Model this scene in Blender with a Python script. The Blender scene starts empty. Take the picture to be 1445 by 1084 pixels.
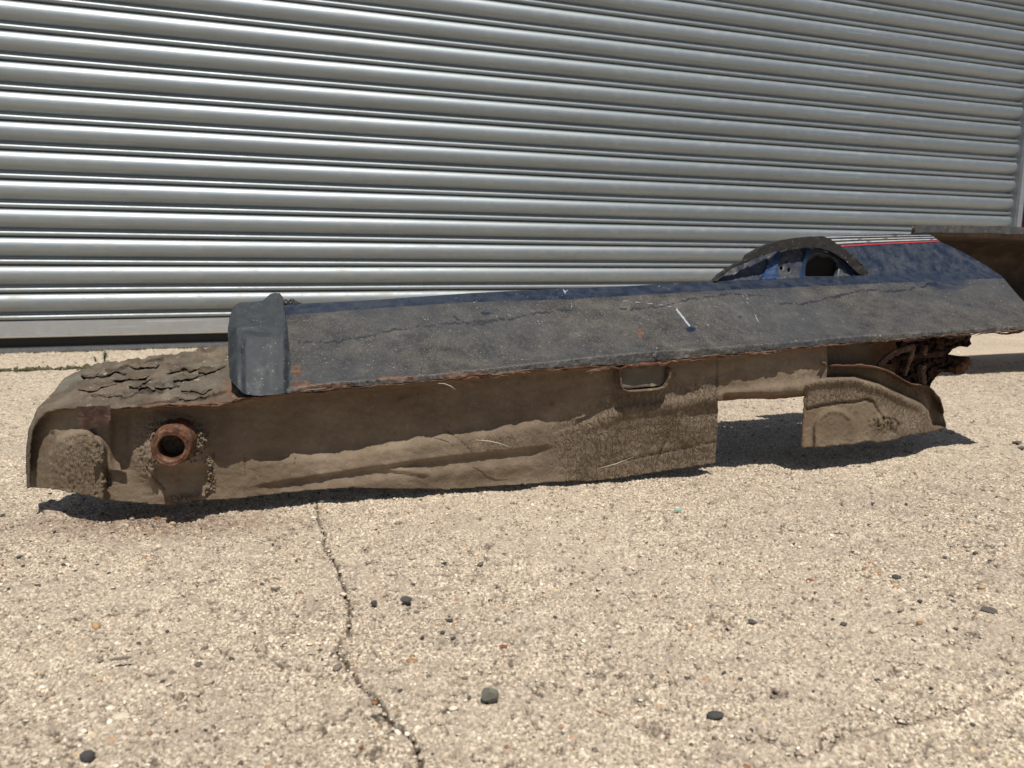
import bpy, bmesh, math, random
import numpy as np
from mathutils import Vector, Matrix
from mathutils.geometry import delaunay_2d_cdt
random.seed(7); rng = np.random.default_rng(7)
sc = bpy.context.scene
C = sc.collection
# ------------------------------------------------------------------ camera
FPX, CX, CY, H = 1085.0, 722.5, 542.0, 0.34
up = np.array([47., 6709., 1085.]); up /= np.linalg.norm(up)
fw = np.array([0, 0, -1.]); fw = fw - up * fw.dot(up); fw /= np.linalg.norm(fw)
rt = np.cross(fw, up)
R = np.array([rt, fw, up])
cam = bpy.data.objects.new('camera', bpy.data.cameras.new('camera')); C.objects.link(cam)
M4 = Matrix.Identity(4)
for i in range(3):
    for j in range(3): M4[i][j] = R[i, j]
M4.translation = (0, 0, H)
cam.matrix_world = M4
cam.data.sensor_width = 36; cam.data.lens = FPX / 1445 * 36
cam.data.clip_start = 0.02; cam.data.clip_end = 500
cam.data.dof.use_dof = True; cam.data.dof.focus_distance = 1.08; cam.data.dof.aperture_fstop = 10
sc.camera = cam
# ------------------------------------------------------------------ light
SA, SB = -0.12, 0.50                       # ground shadow shift (x, y) per unit of height
sun_to = Vector((-SA, -SB, 1)).normalized()
elev = math.asin(sun_to.z)
w = bpy.data.worlds.new('World'); sc.world = w; w.use_nodes = True
nt = w.node_tree; bg = nt.nodes['Background']
sky = nt.nodes.new('ShaderNodeTexSky'); sky.sky_type = 'NISHITA'; sky.sun_disc = False
sky.sun_elevation = elev; sky.sun_rotation = math.atan2(sun_to.x, sun_to.y)
sky.air_density = 1.0; sky.dust_density = 1.6; sky.ozone_density = 1.2
nt.links.new(sky.outputs[0], bg.inputs[0]); bg.inputs[1].default_value = 0.06
sl = bpy.data.lights.new('sun', 'SUN'); sl.energy = 5.0; sl.angle = math.radians(0.53); sl.color = (1, .935, .84)
so = bpy.data.objects.new('sun', sl); C.objects.link(so)
so.rotation_euler = sun_to.to_track_quat('Z', 'Y').to_euler()
sc.view_settings.view_transform = 'Standard'; sc.view_settings.look = 'None'
sc.view_settings.exposure = 0.0; sc.view_settings.gamma = 1; sc.view_settings.use_curve_mapping = False

# ------------------------------------------------------------------ geometry helpers
O = np.array([0, 0, H])
def ray(px, py): return R @ np.array([px - CX, -(py - CY), -FPX])
def G(px, py, h=0.0):
    d = ray(px, py); return O + d * ((h - H) / d[2])
A2 = np.array([.44, 1.184]); U2 = np.array([.9603, .279]); N2 = np.array([-.279, .9603])
def P(px, py, v):
    """the point seen at (px,py) on the vertical plane v metres behind the sill's seam"""
    d = ray(px, py); t = (A2 @ N2 + v) / (d[:2] @ N2); return O + d * t
def PP(px, py, v):
    px = np.asarray(px, float); py = np.asarray(py, float)
    cam_d = np.stack([px - CX, -(py - CY), np.full_like(px, -FPX)], 0)
    d = R @ cam_d
    t = (A2 @ N2 + v) / (N2[0] * d[0] + N2[1] * d[1])
    return (O[:, None] + d * t).T
def yaw_of(vec): return math.atan2(vec[1], vec[0])

class Field:
    """periodic random height field, band limited, unit variance"""
    def __init__(s, n, L, l0, l1, seed, p=0.0):
        r = np.random.default_rng(seed); a = r.standard_normal((n, n))
        k = np.fft.fftfreq(n, L / n); kx, ky = np.meshgrid(k, k[: ], indexing='ij'); kk = np.hypot(kx, ky) + 1e-9
        m = np.exp(-(kk * l1 * .5) ** 2) * (1 - np.exp(-(kk * l0) ** 2)) * kk ** (-p)
        f = np.fft.ifft2(np.fft.fft2(a) * m).real; s.f = (f / f.std()).astype(np.float32); s.n = n; s.L = L
    def __call__(s, x, y):
        x = np.asarray(x) / s.L * s.n; y = np.asarray(y) / s.L * s.n
        i = np.floor(x).astype(int); j = np.floor(y).astype(int); fx = x - i; fy = y - j
        n = s.n; a = s.f
        return (a[i % n, j % n] * (1 - fx) * (1 - fy) + a[(i + 1) % n, j % n] * fx * (1 - fy)
                + a[i % n, (j + 1) % n] * (1 - fx) * fy + a[(i + 1) % n, (j + 1) % n] * fx * fy)
FINE = Field(2048, 2.4, .009, .0024, 1)
MID = Field(1024, 3.0, .03, .010, 2)
BIG = Field(512, 6.0, .40, .08, 3)
LUMP = Field(1024, 1.5, .02, .005, 4)
PIT = Field(2048, 4.0, .030, .008, 5)

def seg_dist(px, py, pts):
    d = np.full(px.shape, 1e9)
    for (x0, y0), (x1, y1) in zip(pts[:-1], pts[1:]):
        dx, dy = x1 - x0, y1 - y0; L = dx * dx + dy * dy + 1e-12
        t = np.clip(((px - x0) * dx + (py - y0) * dy) / L, 0, 1)
        d = np.minimum(d, np.hypot(px - x0 - t * dx, py - y0 - t * dy))
    return d
def inside(px, py, poly):
    c = np.zeros(px.shape, bool); n = len(poly)
    for i in range(n):
        x0, y0 = poly[i]; x1, y1 = poly[(i + 1) % n]
        if y0 == y1: continue
        k = ((y0 > py) != (y1 > py)) & (px < (x1 - x0) * (py - y0) / (y1 - y0) + x0)
        c ^= k
    return c
def densify(poly, step, jit=0.0, closed=True, sc_=6.0):
    out = []; n = len(poly)
    for i in range(n if closed else n - 1):
        a = np.array(poly[i][:2], float); b = np.array(poly[(i + 1) % n][:2], float); L = np.hypot(*(b - a)); m = max(1, int(L / step))
        for k in range(m): out.append(a + (b - a) * k / m)
    if not closed: out.append(np.array(poly[-1], float))
    out = np.array(out)
    if jit:
        m = len(out); r = rng.standard_normal((m, 2)); q = r.copy()
        q = (np.roll(r, 1, 0) + r + np.roll(r, -1, 0)) / 2
        out = out + q * jit
    return [tuple(p) for p in out]
def sstep(x): x = np.clip(x, 0, 1); return x * x * (3 - 2 * x)

# ------------------------------------------------------------------ object helpers
def link(name, me, mat, parent=None, smooth=True):
    if mat and not me.materials: me.materials.append(mat)
    o = bpy.data.objects.new(name, me); C.objects.link(o)
    if parent: o.parent = parent
    if smooth: me.polygons.foreach_set('use_smooth', np.ones(len(me.polygons), bool))
    return o
def mesh(name, verts, faces, attrs=None):
    me = bpy.data.meshes.new(name); me.from_pydata([tuple(map(float, v)) for v in verts], [], [tuple(map(int, f)) for f in faces])
    if attrs:
        for k, a in attrs.items():
            at = me.attributes.new(k, 'FLOAT', 'POINT'); at.data.foreach_set('value', np.asarray(a, np.float32))
    me.update(); return me
def bmobj(name, bm, mat, parent=None, smooth=True, auto=None):
    bmesh.ops.recalc_face_normals(bm, faces=bm.faces)
    me = bpy.data.meshes.new(name); bm.to_mesh(me); bm.free()
    o = link(name, me, mat, parent, smooth)
    return o
def top(o, label, cat, group=None):
    o['label'] = label; o['category'] = cat
    if group: o['group'] = group
    return o
def solid(o, th, off=1.0, rim=True):
    m = o.modifiers.new('thick', 'SOLIDIFY'); m.thickness = th; m.offset = off; m.use_rim = rim; return o

def sheet(name, poly, vf, mat, parent, step=4.0, holes=(), attrs=None, skirt=0.0, thick=0.0015, jit=0.0, bstep=None, zf=None):
    """curved sheet: outline in survey coordinates, depth behind the seam given by vf(px,py)"""
    bp = densify(poly, bstep or step, jit)
    hp = [densify(h, bstep or min(step, 2.5)) for h in holes]
    xs = [p[0] for p in bp]; ys = [p[1] for p in bp]
    gx, gy = np.meshgrid(np.arange(min(xs) + step * .6, max(xs), step), np.arange(min(ys) + step * .6, max(ys), step))
    gx = gx + (np.arange(gx.shape[0]) % 2)[:, None] * step * .5
    gx = gx.ravel(); gy = gy.ravel()
    k = inside(gx, gy, bp) & (seg_dist(gx, gy, bp + [bp[0]]) > step * .45) if len(gx) * len(bp) < 4e7 else inside(gx, gy, bp)
    for h in hp: k &= ~inside(gx, gy, h) & (seg_dist(gx, gy, h + [h[0]]) > step * .4)
    pts = list(bp); edges = [(i, (i + 1) % len(bp)) for i in range(len(bp))]
    for h in hp:
        s = len(pts); pts += h; edges += [(s + i, s + (i + 1) % len(h)) for i in range(len(h))]
    pts += list(zip(gx[k], gy[k]))
    r = delaunay_2d_cdt([Vector((float(a), float(b))) for a, b in pts], edges, [], 0, 1e-5)
    vc = np.array([tuple(v) for v in r[0]]); fc = np.array(r[2])
    cen = vc[fc].mean(1); kk = inside(cen[:, 0], cen[:, 1], bp)
    for h in hp: kk &= ~inside(cen[:, 0], cen[:, 1], h)
    fc = fc[kk]
    v = vf(vc[:, 0], vc[:, 1]); X = PP(vc[:, 0], vc[:, 1], v)
    if zf is not None: X[:, 2] += zf(vc[:, 0], vc[:, 1], X)
    fl = fc[:, ::-1]
    at = {a: fn(vc[:, 0], vc[:, 1]) for a, fn in (attrs or {}).items()}
    verts = list(map(tuple, X)); faces = [tuple(f) for f in fl]
    if skirt:
        cnt = {}
        for f in faces:
            for a, b in ((f[0], f[1]), (f[1], f[2]), (f[2], f[0])): cnt[(a, b)] = 1
        bd = [(a, b) for (a, b) in cnt if (b, a) not in cnt]
        mp = {}
        for a, b in bd:
            for q in (a, b):
                if q not in mp:
                    mp[q] = len(verts); p = X[q] + np.array([N2[0], N2[1], 0]) * skirt; verts.append(tuple(p))
                    for n_ in at: at[n_] = np.append(at[n_], at[n_][q])
        for a, b in bd: faces.append((b, a, mp[a], mp[b]))
    me = mesh(name, verts, faces, at)
    o = link(name, me, mat, parent)
    if skirt: me.set_sharp_from_angle(angle=math.radians(40))
    if thick: solid(o, thick, -1.0)
    return o
def tube_bm(bm, pts, rad, seg=8, cap=True):
    pts = [Vector(p) for p in pts]; rings = []
    for i, p in enumerate(pts):
        d = (pts[min(i + 1, len(pts) - 1)] - pts[max(i - 1, 0)]).normalized()
        s = d.cross(Vector((0.13, .21, 1))).normalized(); t = d.cross(s)
        r = rad[i] if hasattr(rad, '__len__') else rad
        rings.append([bm.verts.new(p + (s * math.cos(a) + t * math.sin(a)) * r) for a in [2 * math.pi * k / seg for k in range(seg)]])
    for a, b in zip(rings[:-1], rings[1:]):
        for k in range(seg): bm.faces.new((a[k], a[(k + 1) % seg], b[(k + 1) % seg], b[k]))
    if cap:
        bm.faces.new(rings[0][::-1]); bm.faces.new(rings[-1])
def band(name, path, v0, v1, mat, parent, thick=.0025, nv=4):
    """strip following a survey path, running from depth v0 to v1"""
    vs, fs = [], []
    for i, (px, py) in enumerate(path):
        p0 = P(px, py, 0.5 * (v0 + v1)) 
        for k in range(nv + 1):
            q = p0 + np.array([N2[0], N2[1], 0]) * ((k / nv - .5) * (v1 - v0)); vs.append(q)
    n = nv + 1
    for i in range(len(path) - 1):
        for k in range(nv): fs.append((i * n + k, i * n + k + 1, (i + 1) * n + k + 1, (i + 1) * n + k))
    o = link(name, mesh(name, vs, fs), mat, parent); solid(o, thick, 0); return o

# ------------------------------------------------------------------ materials
class NT:
    def __init__(s, name):
        s.m = bpy.data.materials.new(name); s.m.use_nodes = True; s.t = s.m.node_tree; s.b = s.t.nodes['Principled BSDF']
        s.co = s.n('ShaderNodeTexCoord').outputs['Object']
    def n(s, ty, **kw):
        x = s.t.nodes.new(ty)
        for k, v in kw.items(): setattr(x, k, v)
        return x
    def L(s, a, b): s.t.links.new(a, b)
    def put(s, sock, val):
        if isinstance(val, bpy.types.NodeSocket): s.L(val, sock)
        else: sock.default_value = val
    def noise(s, scale, detail=4, rough=.55, vec=None, dist=0.0, stretch=None):
        x = s.n('ShaderNodeTexNoise'); x.inputs['Scale'].default_value = scale; x.inputs['Detail'].default_value = detail
        x.inputs['Roughness'].default_value = rough; x.inputs['Distortion'].default_value = dist
        v = vec or s.co
        if stretch:
            mp = s.n('ShaderNodeMapping'); mp.inputs['Scale'].default_value = stretch; s.L(v, mp.inputs[0]); v = mp.outputs[0]
        s.L(v, x.inputs['Vector']); return x.outputs['Fac']
    def vor(s, scale, feature='F1', out='Distance', vec=None, stretch=None):
        x = s.n('ShaderNodeTexVoronoi'); x.feature = feature; x.inputs['Scale'].default_value = scale
        v = vec or s.co
        if stretch:
            mp = s.n('ShaderNodeMapping'); mp.inputs['Scale'].default_value = stretch; s.L(v, mp.inputs[0]); v = mp.outputs[0]
        s.L(v, x.inputs['Vector']); return x.outputs[out]
    def ramp(s, fac, stops):
        x = s.n('ShaderNodeValToRGB'); e = x.color_ramp.elements
        while len(e) < len(stops): e.new(0.5)
        for q, (p, c) in zip(e, stops):
            q.position = p; q.color = (c, c, c, 1) if isinstance(c, (int, float)) else (*c, 1)
        s.put(x.inputs[0], fac); return x.outputs[0]
    def mix(s, fac, a, b, mode='MIX'):
        x = s.n('ShaderNodeMix', data_type='RGBA', blend_type=mode)
        s.put(x.inputs[0], fac)
        s.put(x.inputs[6], (*a, 1) if isinstance(a, tuple) else a); s.put(x.inputs[7], (*b, 1) if isinstance(b, tuple) else b)
        return x.outputs[2]
    def math(s, op, a, b=0.0, clamp=False):
        x = s.n('ShaderNodeMath', operation=op); x.use_clamp = clamp; s.put(x.inputs[0], a); s.put(x.inputs[1], b); return x.outputs[0]
    def attr(s, name):
        x = s.n('ShaderNodeAttribute'); x.attribute_name = name; return x.outputs['Fac']
    def bump(s, h, dist, strength=1.0, nrm=None):
        x = s.n('ShaderNodeBump'); x.inputs['Distance'].default_value = dist; s.put(x.inputs['Strength'], strength)
        s.L(h, x.inputs['Height'])
        if nrm: s.L(nrm, x.inputs['Normal'])
        return x.outputs[0]
    def out(s, col, rough=.8, metal=0.0, nrm=None, spec=.5):
        s.put(s.b.inputs['Base Color'], (*col, 1) if isinstance(col, tuple) else col)
        s.put(s.b.inputs['Roughness'], rough); s.put(s.b.inputs['Metallic'], metal); s.b.inputs['Specular IOR Level'].default_value = spec
        if nrm: s.L(nrm, s.b.inputs['Normal'])
        return s.m

def mat_concrete():
    t = NT('pale weathered concrete')
    c = t.ramp(t.noise(330, 3, .62), [(.37, (.13, .10, .08)), (.45, (.37, .305, .23)), (.55, (.56, .475, .36)), (.63, (.86, .78, .64))])
    c = t.mix(t.ramp(t.noise(70, 5, .7), [(.46, 0.0), (.66, .75)]), c, (.27, .22, .175))
    c = t.mix(t.ramp(t.noise(38, 5, .7), [(.55, 0.0), (.66, .6)]), c, (.19, .155, .125))
    c = t.mix(t.ramp(t.noise(7, 5, .6), [(.42, 0.0), (.70, .65)]), c, (.35, .295, .24))
    c = t.mix(t.ramp(t.noise(1.6, 3, .5), [(.35, 0.0), (.7, .35)]), c, (.60, .52, .41))
    # aggregate showing in the surface
    vx = t.n('ShaderNodeTexVoronoi'); vx.inputs['Scale'].default_value = 130; t.L(t.co, vx.inputs[0])
    sep = t.n('ShaderNodeSeparateColor'); t.L(vx.outputs['Color'], sep.inputs[0])
    pick = t.math('GREATER_THAN', sep.outputs[0], .90); near = t.math('LESS_THAN', vx.outputs['Distance'], .33)
    ag = t.math('MULTIPLY', pick, near)
    agc = t.ramp(sep.outputs[1], [(.0, (.12, .10, .09)), (.35, (.20, .16, .13)), (.55, (.42, .22, .10)), (.75, (.72, .66, .52)), (1, (.5, .34, .16))])
    c = t.mix(t.math('MULTIPLY', ag, .75), c, agc)
    c = t.mix(t.ramp(t.noise(190, 2, .5, dist=.6), [(.66, 0.0), (.71, .8)]), c, (.13, .105, .08))
    c = t.mix(t.math('MULTIPLY', t.attr('low'), t.ramp(t.noise(45, 4, .6), [(.35, .15), (.65, .9)])), c, (.12, .095, .072))
    c = t.mix(t.attr('dirt'), c, (.055, .042, .032))
    st = t.math('MULTIPLY', t.attr('stain'), t.ramp(t.noise(90, 4, .7), [(.35, .1), (.6, 1.0)]))
    c = t.mix(st, c, (.12, .068, .045))
    b = t.bump(t.noise(600, 3, .6), .0012, .8)
    return t.out(c, .93, 0, b, .25)
def mat_galv(name, base, rough, dust=.3, metal=.62):
    t = NT(name)
    n1 = t.noise(3, 4, .6, stretch=(1, 1, 18)); n2 = t.noise(240, 3, .6, stretch=(.15, 1, 1))
    c = t.mix(t.ramp(n1, [(.3, 0.0), (.7, 1.0)]), base, tuple(x * .84 for x in base))
    d = t.ramp(t.noise(28, 5, .7), [(.5, 0.0), (.8, dust)])
    c = t.mix(d, c, (.40, .36, .29))
    oi = t.n('ShaderNodeObjectInfo'); c = t.mix(t.math('MULTIPLY', oi.outputs['Random'], .22), c, tuple(x * .6 for x in base))
    sx = t.n('ShaderNodeSeparateXYZ'); gp = t.n('ShaderNodeNewGeometry'); t.L(gp.outputs['Position'], sx.inputs[0])
    low = t.ramp(sx.outputs[2], [(.05, 1.0), (.55, .12)])
    spl = t.math('MULTIPLY', low, t.ramp(t.noise(14, 6, .75, gp.outputs['Position']), [(.42, 0.0), (.72, 1.0)]))
    c = t.mix(t.math('MULTIPLY', spl, .55), c, (.26, .225, .175)); d = t.math('ADD', d, t.math('MULTIPLY', spl, .45), True)
    speck = t.ramp(t.noise(330, 2, .5), [(.70, 0.0), (.74, .7)])
    c = t.mix(speck, c, (.10, .085, .07))
    r = t.math('ADD', t.math('MULTIPLY', n1, .14), rough - .07)
    r = t.math('ADD', r, t.math('MULTIPLY', d, .3))
    b = t.bump(n2, .0006, .25)
    b = t.bump(t.noise(5, 4, .6, stretch=(1, 1, 5)), .004, .18, b)
    scn = t.noise(60, 2, .5, stretch=(.04, 1, 1.2)); c = t.mix(t.ramp(scn, [(.66, 0.0), (.72, .35)]), c, tuple(min(1, x * 1.6) for x in base))
    return t.out(c, r, t.math('SUBTRACT', metal, t.math('MULTIPLY', d, .5), True), b)
def mat_mud():
    t = NT('dried brown underseal and mud')
    c = t.ramp(t.noise(14, 6, .65), [(.28, (.105, .079, .056)), (.5, (.168, .131, .096)), (.72, (.24, .193, .145))])
    c = t.mix(t.ramp(t.noise(5, 3, .5, stretch=(1, 1, 3)), [(.42, 0.0), (.68, .6)]), c, (.12, .085, .052))
    c = t.mix(t.ramp(t.noise(160, 4, .7), [(.55, 0.0), (.8, .35)]), c, (.36, .29, .20))
    c = t.mix(t.ramp(t.noise(75, 5, .7), [(.62, 0.0), (.72, .7)]), c, (.075, .052, .036))
    ck = t.attr('crack'); c = t.mix(ck, c, (.045, .03, .022))
    c = t.mix(t.math('MULTIPLY', t.attr('rust'), t.ramp(t.noise(60, 4, .7), [(.35, 0.0), (.55, 1.0)])), c, (.13, .06, .034))
    # drying cracks
    dv = t.n('ShaderNodeVectorMath', operation='ADD'); nn = t.n('ShaderNodeTexNoise'); nn.inputs['Scale'].default_value = 60
    sc2 = t.n('ShaderNodeVectorMath', operation='SCALE'); sc2.inputs['Scale'].default_value = .018
    t.L(t.co, nn.inputs['Vector']); t.L(nn.outputs['Color'], sc2.inputs[0]); t.L(t.co, dv.inputs[0]); t.L(sc2.outputs[0], dv.inputs[1])
    mp = t.n('ShaderNodeMapping'); mp.inputs['Rotation'].default_value = (0, .75, 0); mp.inputs['Scale'].default_value = (1.5, .8, .62); t.L(dv.outputs[0], mp.inputs[0])
    e = t.vor(95, 'DISTANCE_TO_EDGE', 'Distance', mp.outputs[0])
    eh = t.ramp(e, [(0.0, 0.0), (.16, 1.0)])
    lump = t.noise(330, 3, .6)
    c = t.mix(t.math('MULTIPLY', t.math('SUBTRACT', 1.0, eh), t.math('MULTIPLY', t.math('MULTIPLY', t.attr('mudcrack'), t.ramp(t.noise(22, 3, .6), [(.38, 0.0), (.6, 1.0)])), .35)), c, (.05, .034, .022))
    b = t.bump(t.noise(90, 5, .65), .0020, .35)
    b = t.bump(lump, .0013, .65, b)
    b = t.bump(eh, .0012, t.math('MULTIPLY', t.attr('mudcrack'), .4), b)
    wr = t.n('ShaderNodeTexNoise'); wr.inputs['Scale'].default_value = 62; wr.inputs['Detail'].default_value = 3; wr.inputs['Distortion'].default_value = .8
    mp2 = t.n('ShaderNodeMapping'); mp2.inputs['Rotation'].default_value = (0, .6, 0); mp2.inputs['Scale'].default_value = (2.2, 1, .7); t.L(t.co, mp2.inputs[0]); t.L(mp2.outputs[0], wr.inputs['Vector'])
    rd = t.math('ABSOLUTE', t.math('SUBTRACT', wr.outputs['Fac'], .5)); rd = t.ramp(rd, [(0.0, 0.0), (.10, 1.0)])
    b = t.bump(rd, .0022, t.math('MULTIPLY', t.attr('mudcrack'), .8), b)
    return t.out(c, .92, 0, b, .2)
def mat_rust(name='flaking rust', *cols, bd=.003):
    a, b_, c_ = cols if cols else ((.035, .017, .013), (.13, .062, .038), (.25, .165, .115))
    return mat_rust_(name, a, b_, c_, bd)
def mat_rust_(name, a, b_, c_, bd):
    t = NT(name)
    c = t.ramp(t.noise(70, 6, .7), [(.3, a), (.52, b_), (.75, c_)])
    c = t.mix(t.ramp(t.noise(220, 3, .6), [(.55, 0.0), (.7, .6)]), c, a)
    b = t.bump(t.noise(160, 6, .75), bd, .9)
    return t.out(c, .9, 0, b, .2)
def mat_panel():
    t = NT('dusty black underseal over dark blue paint')
    blue = t.mix(t.ramp(t.noise(9, 4, .6), [(.4, 0.0), (.7, .7)]), (.005, .012, .031), (.011, .019, .036))
    dust = t.ramp(t.noise(45, 6, .75), [(.38, .05), (.72, .75)])
    blue = t.mix(dust, blue, (.046, .053, .066))
    seal = t.ramp(t.noise(26, 6, .7), [(.34, (.011, .012, .015)), (.46, (.031, .031, .031)), (.58, (.052, .050, .046)), (.70, (.092, .083, .070))])
    seal = t.mix(t.ramp(t.noise(520, 2, .5), [(.52, 0.0), (.66, .55)]), seal, (.17, .145, .11))
    seal = t.mix(t.ramp(t.noise(3.2, 3, .5), [(.42, 0.0), (.6, .45)]), seal, (.030, .038, .050))
    m0 = t.attr('blue'); mm = t.math('ADD', m0, t.math('MULTIPLY', t.math('SUBTRACT', t.noise(50, 5, .7), .5), .55))
    m = t.ramp(mm, [(.44, 0.0), (.56, 1.0)])
    c = t.mix(m, seal, blue)
    sp = t.ramp(t.noise(260, 2, .4), [(.73, 0.0), (.75, 1.0)])
    c = t.mix(t.math('MULTIPLY', sp, t.math('SUBTRACT', .75, t.math('MULTIPLY', m, .45))), c, (.36, .33, .27))
    c = t.mix(t.ramp(t.attr('crack'), [(.2, 0.0), (.6, 1.0)]), c, (.006, .008, .016))
    c = t.mix(t.ramp(t.math('MULTIPLY', t.attr('rust'), t.math('ADD', t.noise(55, 5, .7), .45)), [(.4, 0.0), (.6, 1.0)]), c,
              t.ramp(t.noise(120, 4, .7), [(.35, (.04, .022, .016)), (.65, (.15, .085, .055))]))
    c = t.mix(t.ramp(t.math('MULTIPLY', t.attr('scratch'), t.math('ADD', t.noise(200, 3, .6), .5)), [(.45, 0.0), (.7, 1.0)]), c, (.30, .33, .39))
    r = t.mix(m, (.62, .62, .62), t.ramp(dust, [(0, .26), (.5, .48)]))
    b = t.bump(t.noise(300, 4, .65), .0010, t.math('SUBTRACT', .55, t.math('MULTIPLY', m, .50)))
    b = t.bump(t.noise(12, 2, .4), .002, .2, b)
    return t.out(c, r, 0, b, .5)
def mat_paint(name, col, rough=.35, dusty=.5, dcol=(.12, .11, .095), bmp=.2):
    t = NT(name)
    d = t.ramp(t.noise(55, 6, .75), [(.4, 0.0), (.75, dusty)])
    c = t.mix(d, col, dcol)
    c = t.mix(t.ramp(t.noise(300, 2, .4), [(.71, 0.0), (.74, .7)]), c, (.4, .37, .31))
    r = t.ramp(d, [(0, rough), (.6, min(.9, rough + .35))])
    b = t.bump(t.noise(30, 4, .6), .0012, bmp)
    return t.out(c, r, 0, b)
def mat_stone(name, a, b_, scale=300):
    t = NT(name); c = t.mix(t.ramp(t.noise(scale, 4, .6), [(.35, 0.0), (.65, 1.0)]), a, b_)
    return t.out(c, .85, 0, t.bump(t.noise(scale * 2, 4, .6), .0006, .7), .3)
def mat_plain(name, col, rough=.7, metal=0, n=80):
    t = NT(name); c = t.mix(t.ramp(t.noise(n, 4, .6), [(.35, 0.0), (.7, .6)]), col, tuple(x * .55 for x in col)); return t.out(c, rough, metal, t.bump(t.noise(n * 3, 3, .6), .0008, .4))

M_conc = mat_concrete()
M_slat = mat_galv('galvanised steel slat', (.325, .37, .40), .50, .30, .84)
M_bar = mat_galv('galvanised bottom bar', (.42, .44, .46), .45, .5)
M_guide = mat_galv('galvanised guide channel', (.34, .37, .41), .45, .4)
M_mud = mat_mud(); M_rust = mat_rust(); M_panel = mat_panel()
M_rust_shade = mat_rust('rust darkened for shade', (.010, .006, .005), (.032, .016, .012), (.09, .05, .036), bd=.001)  # near black imitates shade inside the claw; also colours the darkest rust pieces
M_rustpink = mat_rust('bare pitted rust', (.04, .024, .02), (.105, .064, .052), (.22, .16, .13))
M_box = mat_paint('dark blue grey sealed steel', (.019, .026, .033), .6, .75, (.055, .062, .066))
M_blue = mat_paint('clean blue paint', (.005, .034, .11), .35, .35)
M_inner = mat_paint('dusty blue grey inner steel', (.018, .026, .045), .4, .6)
M_rubber = mat_paint('black crumbling arch sealer', (.012, .011, .012), .6, .35, (.05, .045, .037))
M_red = mat_paint('red stripe', (.36, .02, .03), .4, .4)
M_white = mat_paint('white stripe', (.42, .42, .40), .35, .6, (.16, .15, .14))
M_black = mat_plain('black rubber seal', (.018, .018, .019), .7)

# ------------------------------------------------------------------ ground
crack_px = [(447, 713), (452, 735), (458, 752), (456, 768), (464, 783), (478, 803), (483, 822), (488, 842), (497, 858), (491, 878), (493, 896),
            (480, 905), (477, 917), (488, 935), (496, 952), (508, 968), (522, 977), (536, 992), (545, 1008), (556, 1022), (570, 1032), (582, 1040), (590, 1056), (594, 1075), (597, 1100)]
crack_g = [tuple(G(*p)[:2]) for p in crack_px]
def wiggle(pts, step, amp):
    out = [pts[0]]
    for a, b in zip(pts[:-1], pts[1:]):
        a = np.array(a); b = np.array(b); L = np.hypot(*(b - a)); m = max(1, int(L / step))
        for k in range(1, m + 1): out.append(tuple(a + (b - a) * k / m + rng.normal(0, amp, 2) * (k < m)))
    return out
crack_w = wiggle([np.array(p) for p in crack_g], .005, .0017)
crack_w = [tuple(p) for p in crack_w]
tw = [tuple(G(*p)[:2]) for p in [(458, 778), (464, 770), (472, 766)]]
tw2 = [tuple(G(*p)[:2]) for p in [(488, 852), (497, 850), (506, 851)]]
line_g = [tuple(G(*p)[:2]) for p in [(1060, 1084), (1160, 1054), (1260, 1023), (1345, 998), (1445, 968), (1600, 925)]]
az = math.radians(69.5); SU = np.array([math.sin(az), math.cos(az)]); SN = np.array([-math.cos(az), math.sin(az)])
j0 = G(0, 524)[:2]; jn = j0 @ SN
pit_px = [(560, 1022, 16), (845, 952, 14), (875, 955, 10), (905, 985, 18), (920, 1024, 20), (1005, 868, 12), (1290, 880, 10), (1370, 895, 14), (1400, 745, 14), (1262, 950, 8),
          (1100, 980, 12), (1030, 880, 10), (870, 880, 10), (740, 905, 8), (1420, 930, 14), (1150, 900, 9), (300, 850, 10), (205, 860, 10), (515, 778, 8), (640, 905, 8), (700, 965, 10), (1330, 855, 8), (690, 770, 8), (670, 812, 8)]
def gz(x, y, fine=True):
    x = np.asarray(x, float); y = np.asarray(y, float)
    r = np.hypot(x, y)
    z = BIG(x, y) * .0012 + MID(x, y) * .0005
    if fine:
        z = z - np.clip((-PIT(x, y) - .95 + .45 * BIG(x * 2, y * 2)) * 1.8, 0, 1) * .0014
        f = FINE(x, y); z = z + (np.clip(f, -2.6, 1.2)) * np.interp(r, [.4, .9], [.00085, .00125]) * np.clip(1.7 - r * .3, .25, 1)
    return z
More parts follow.
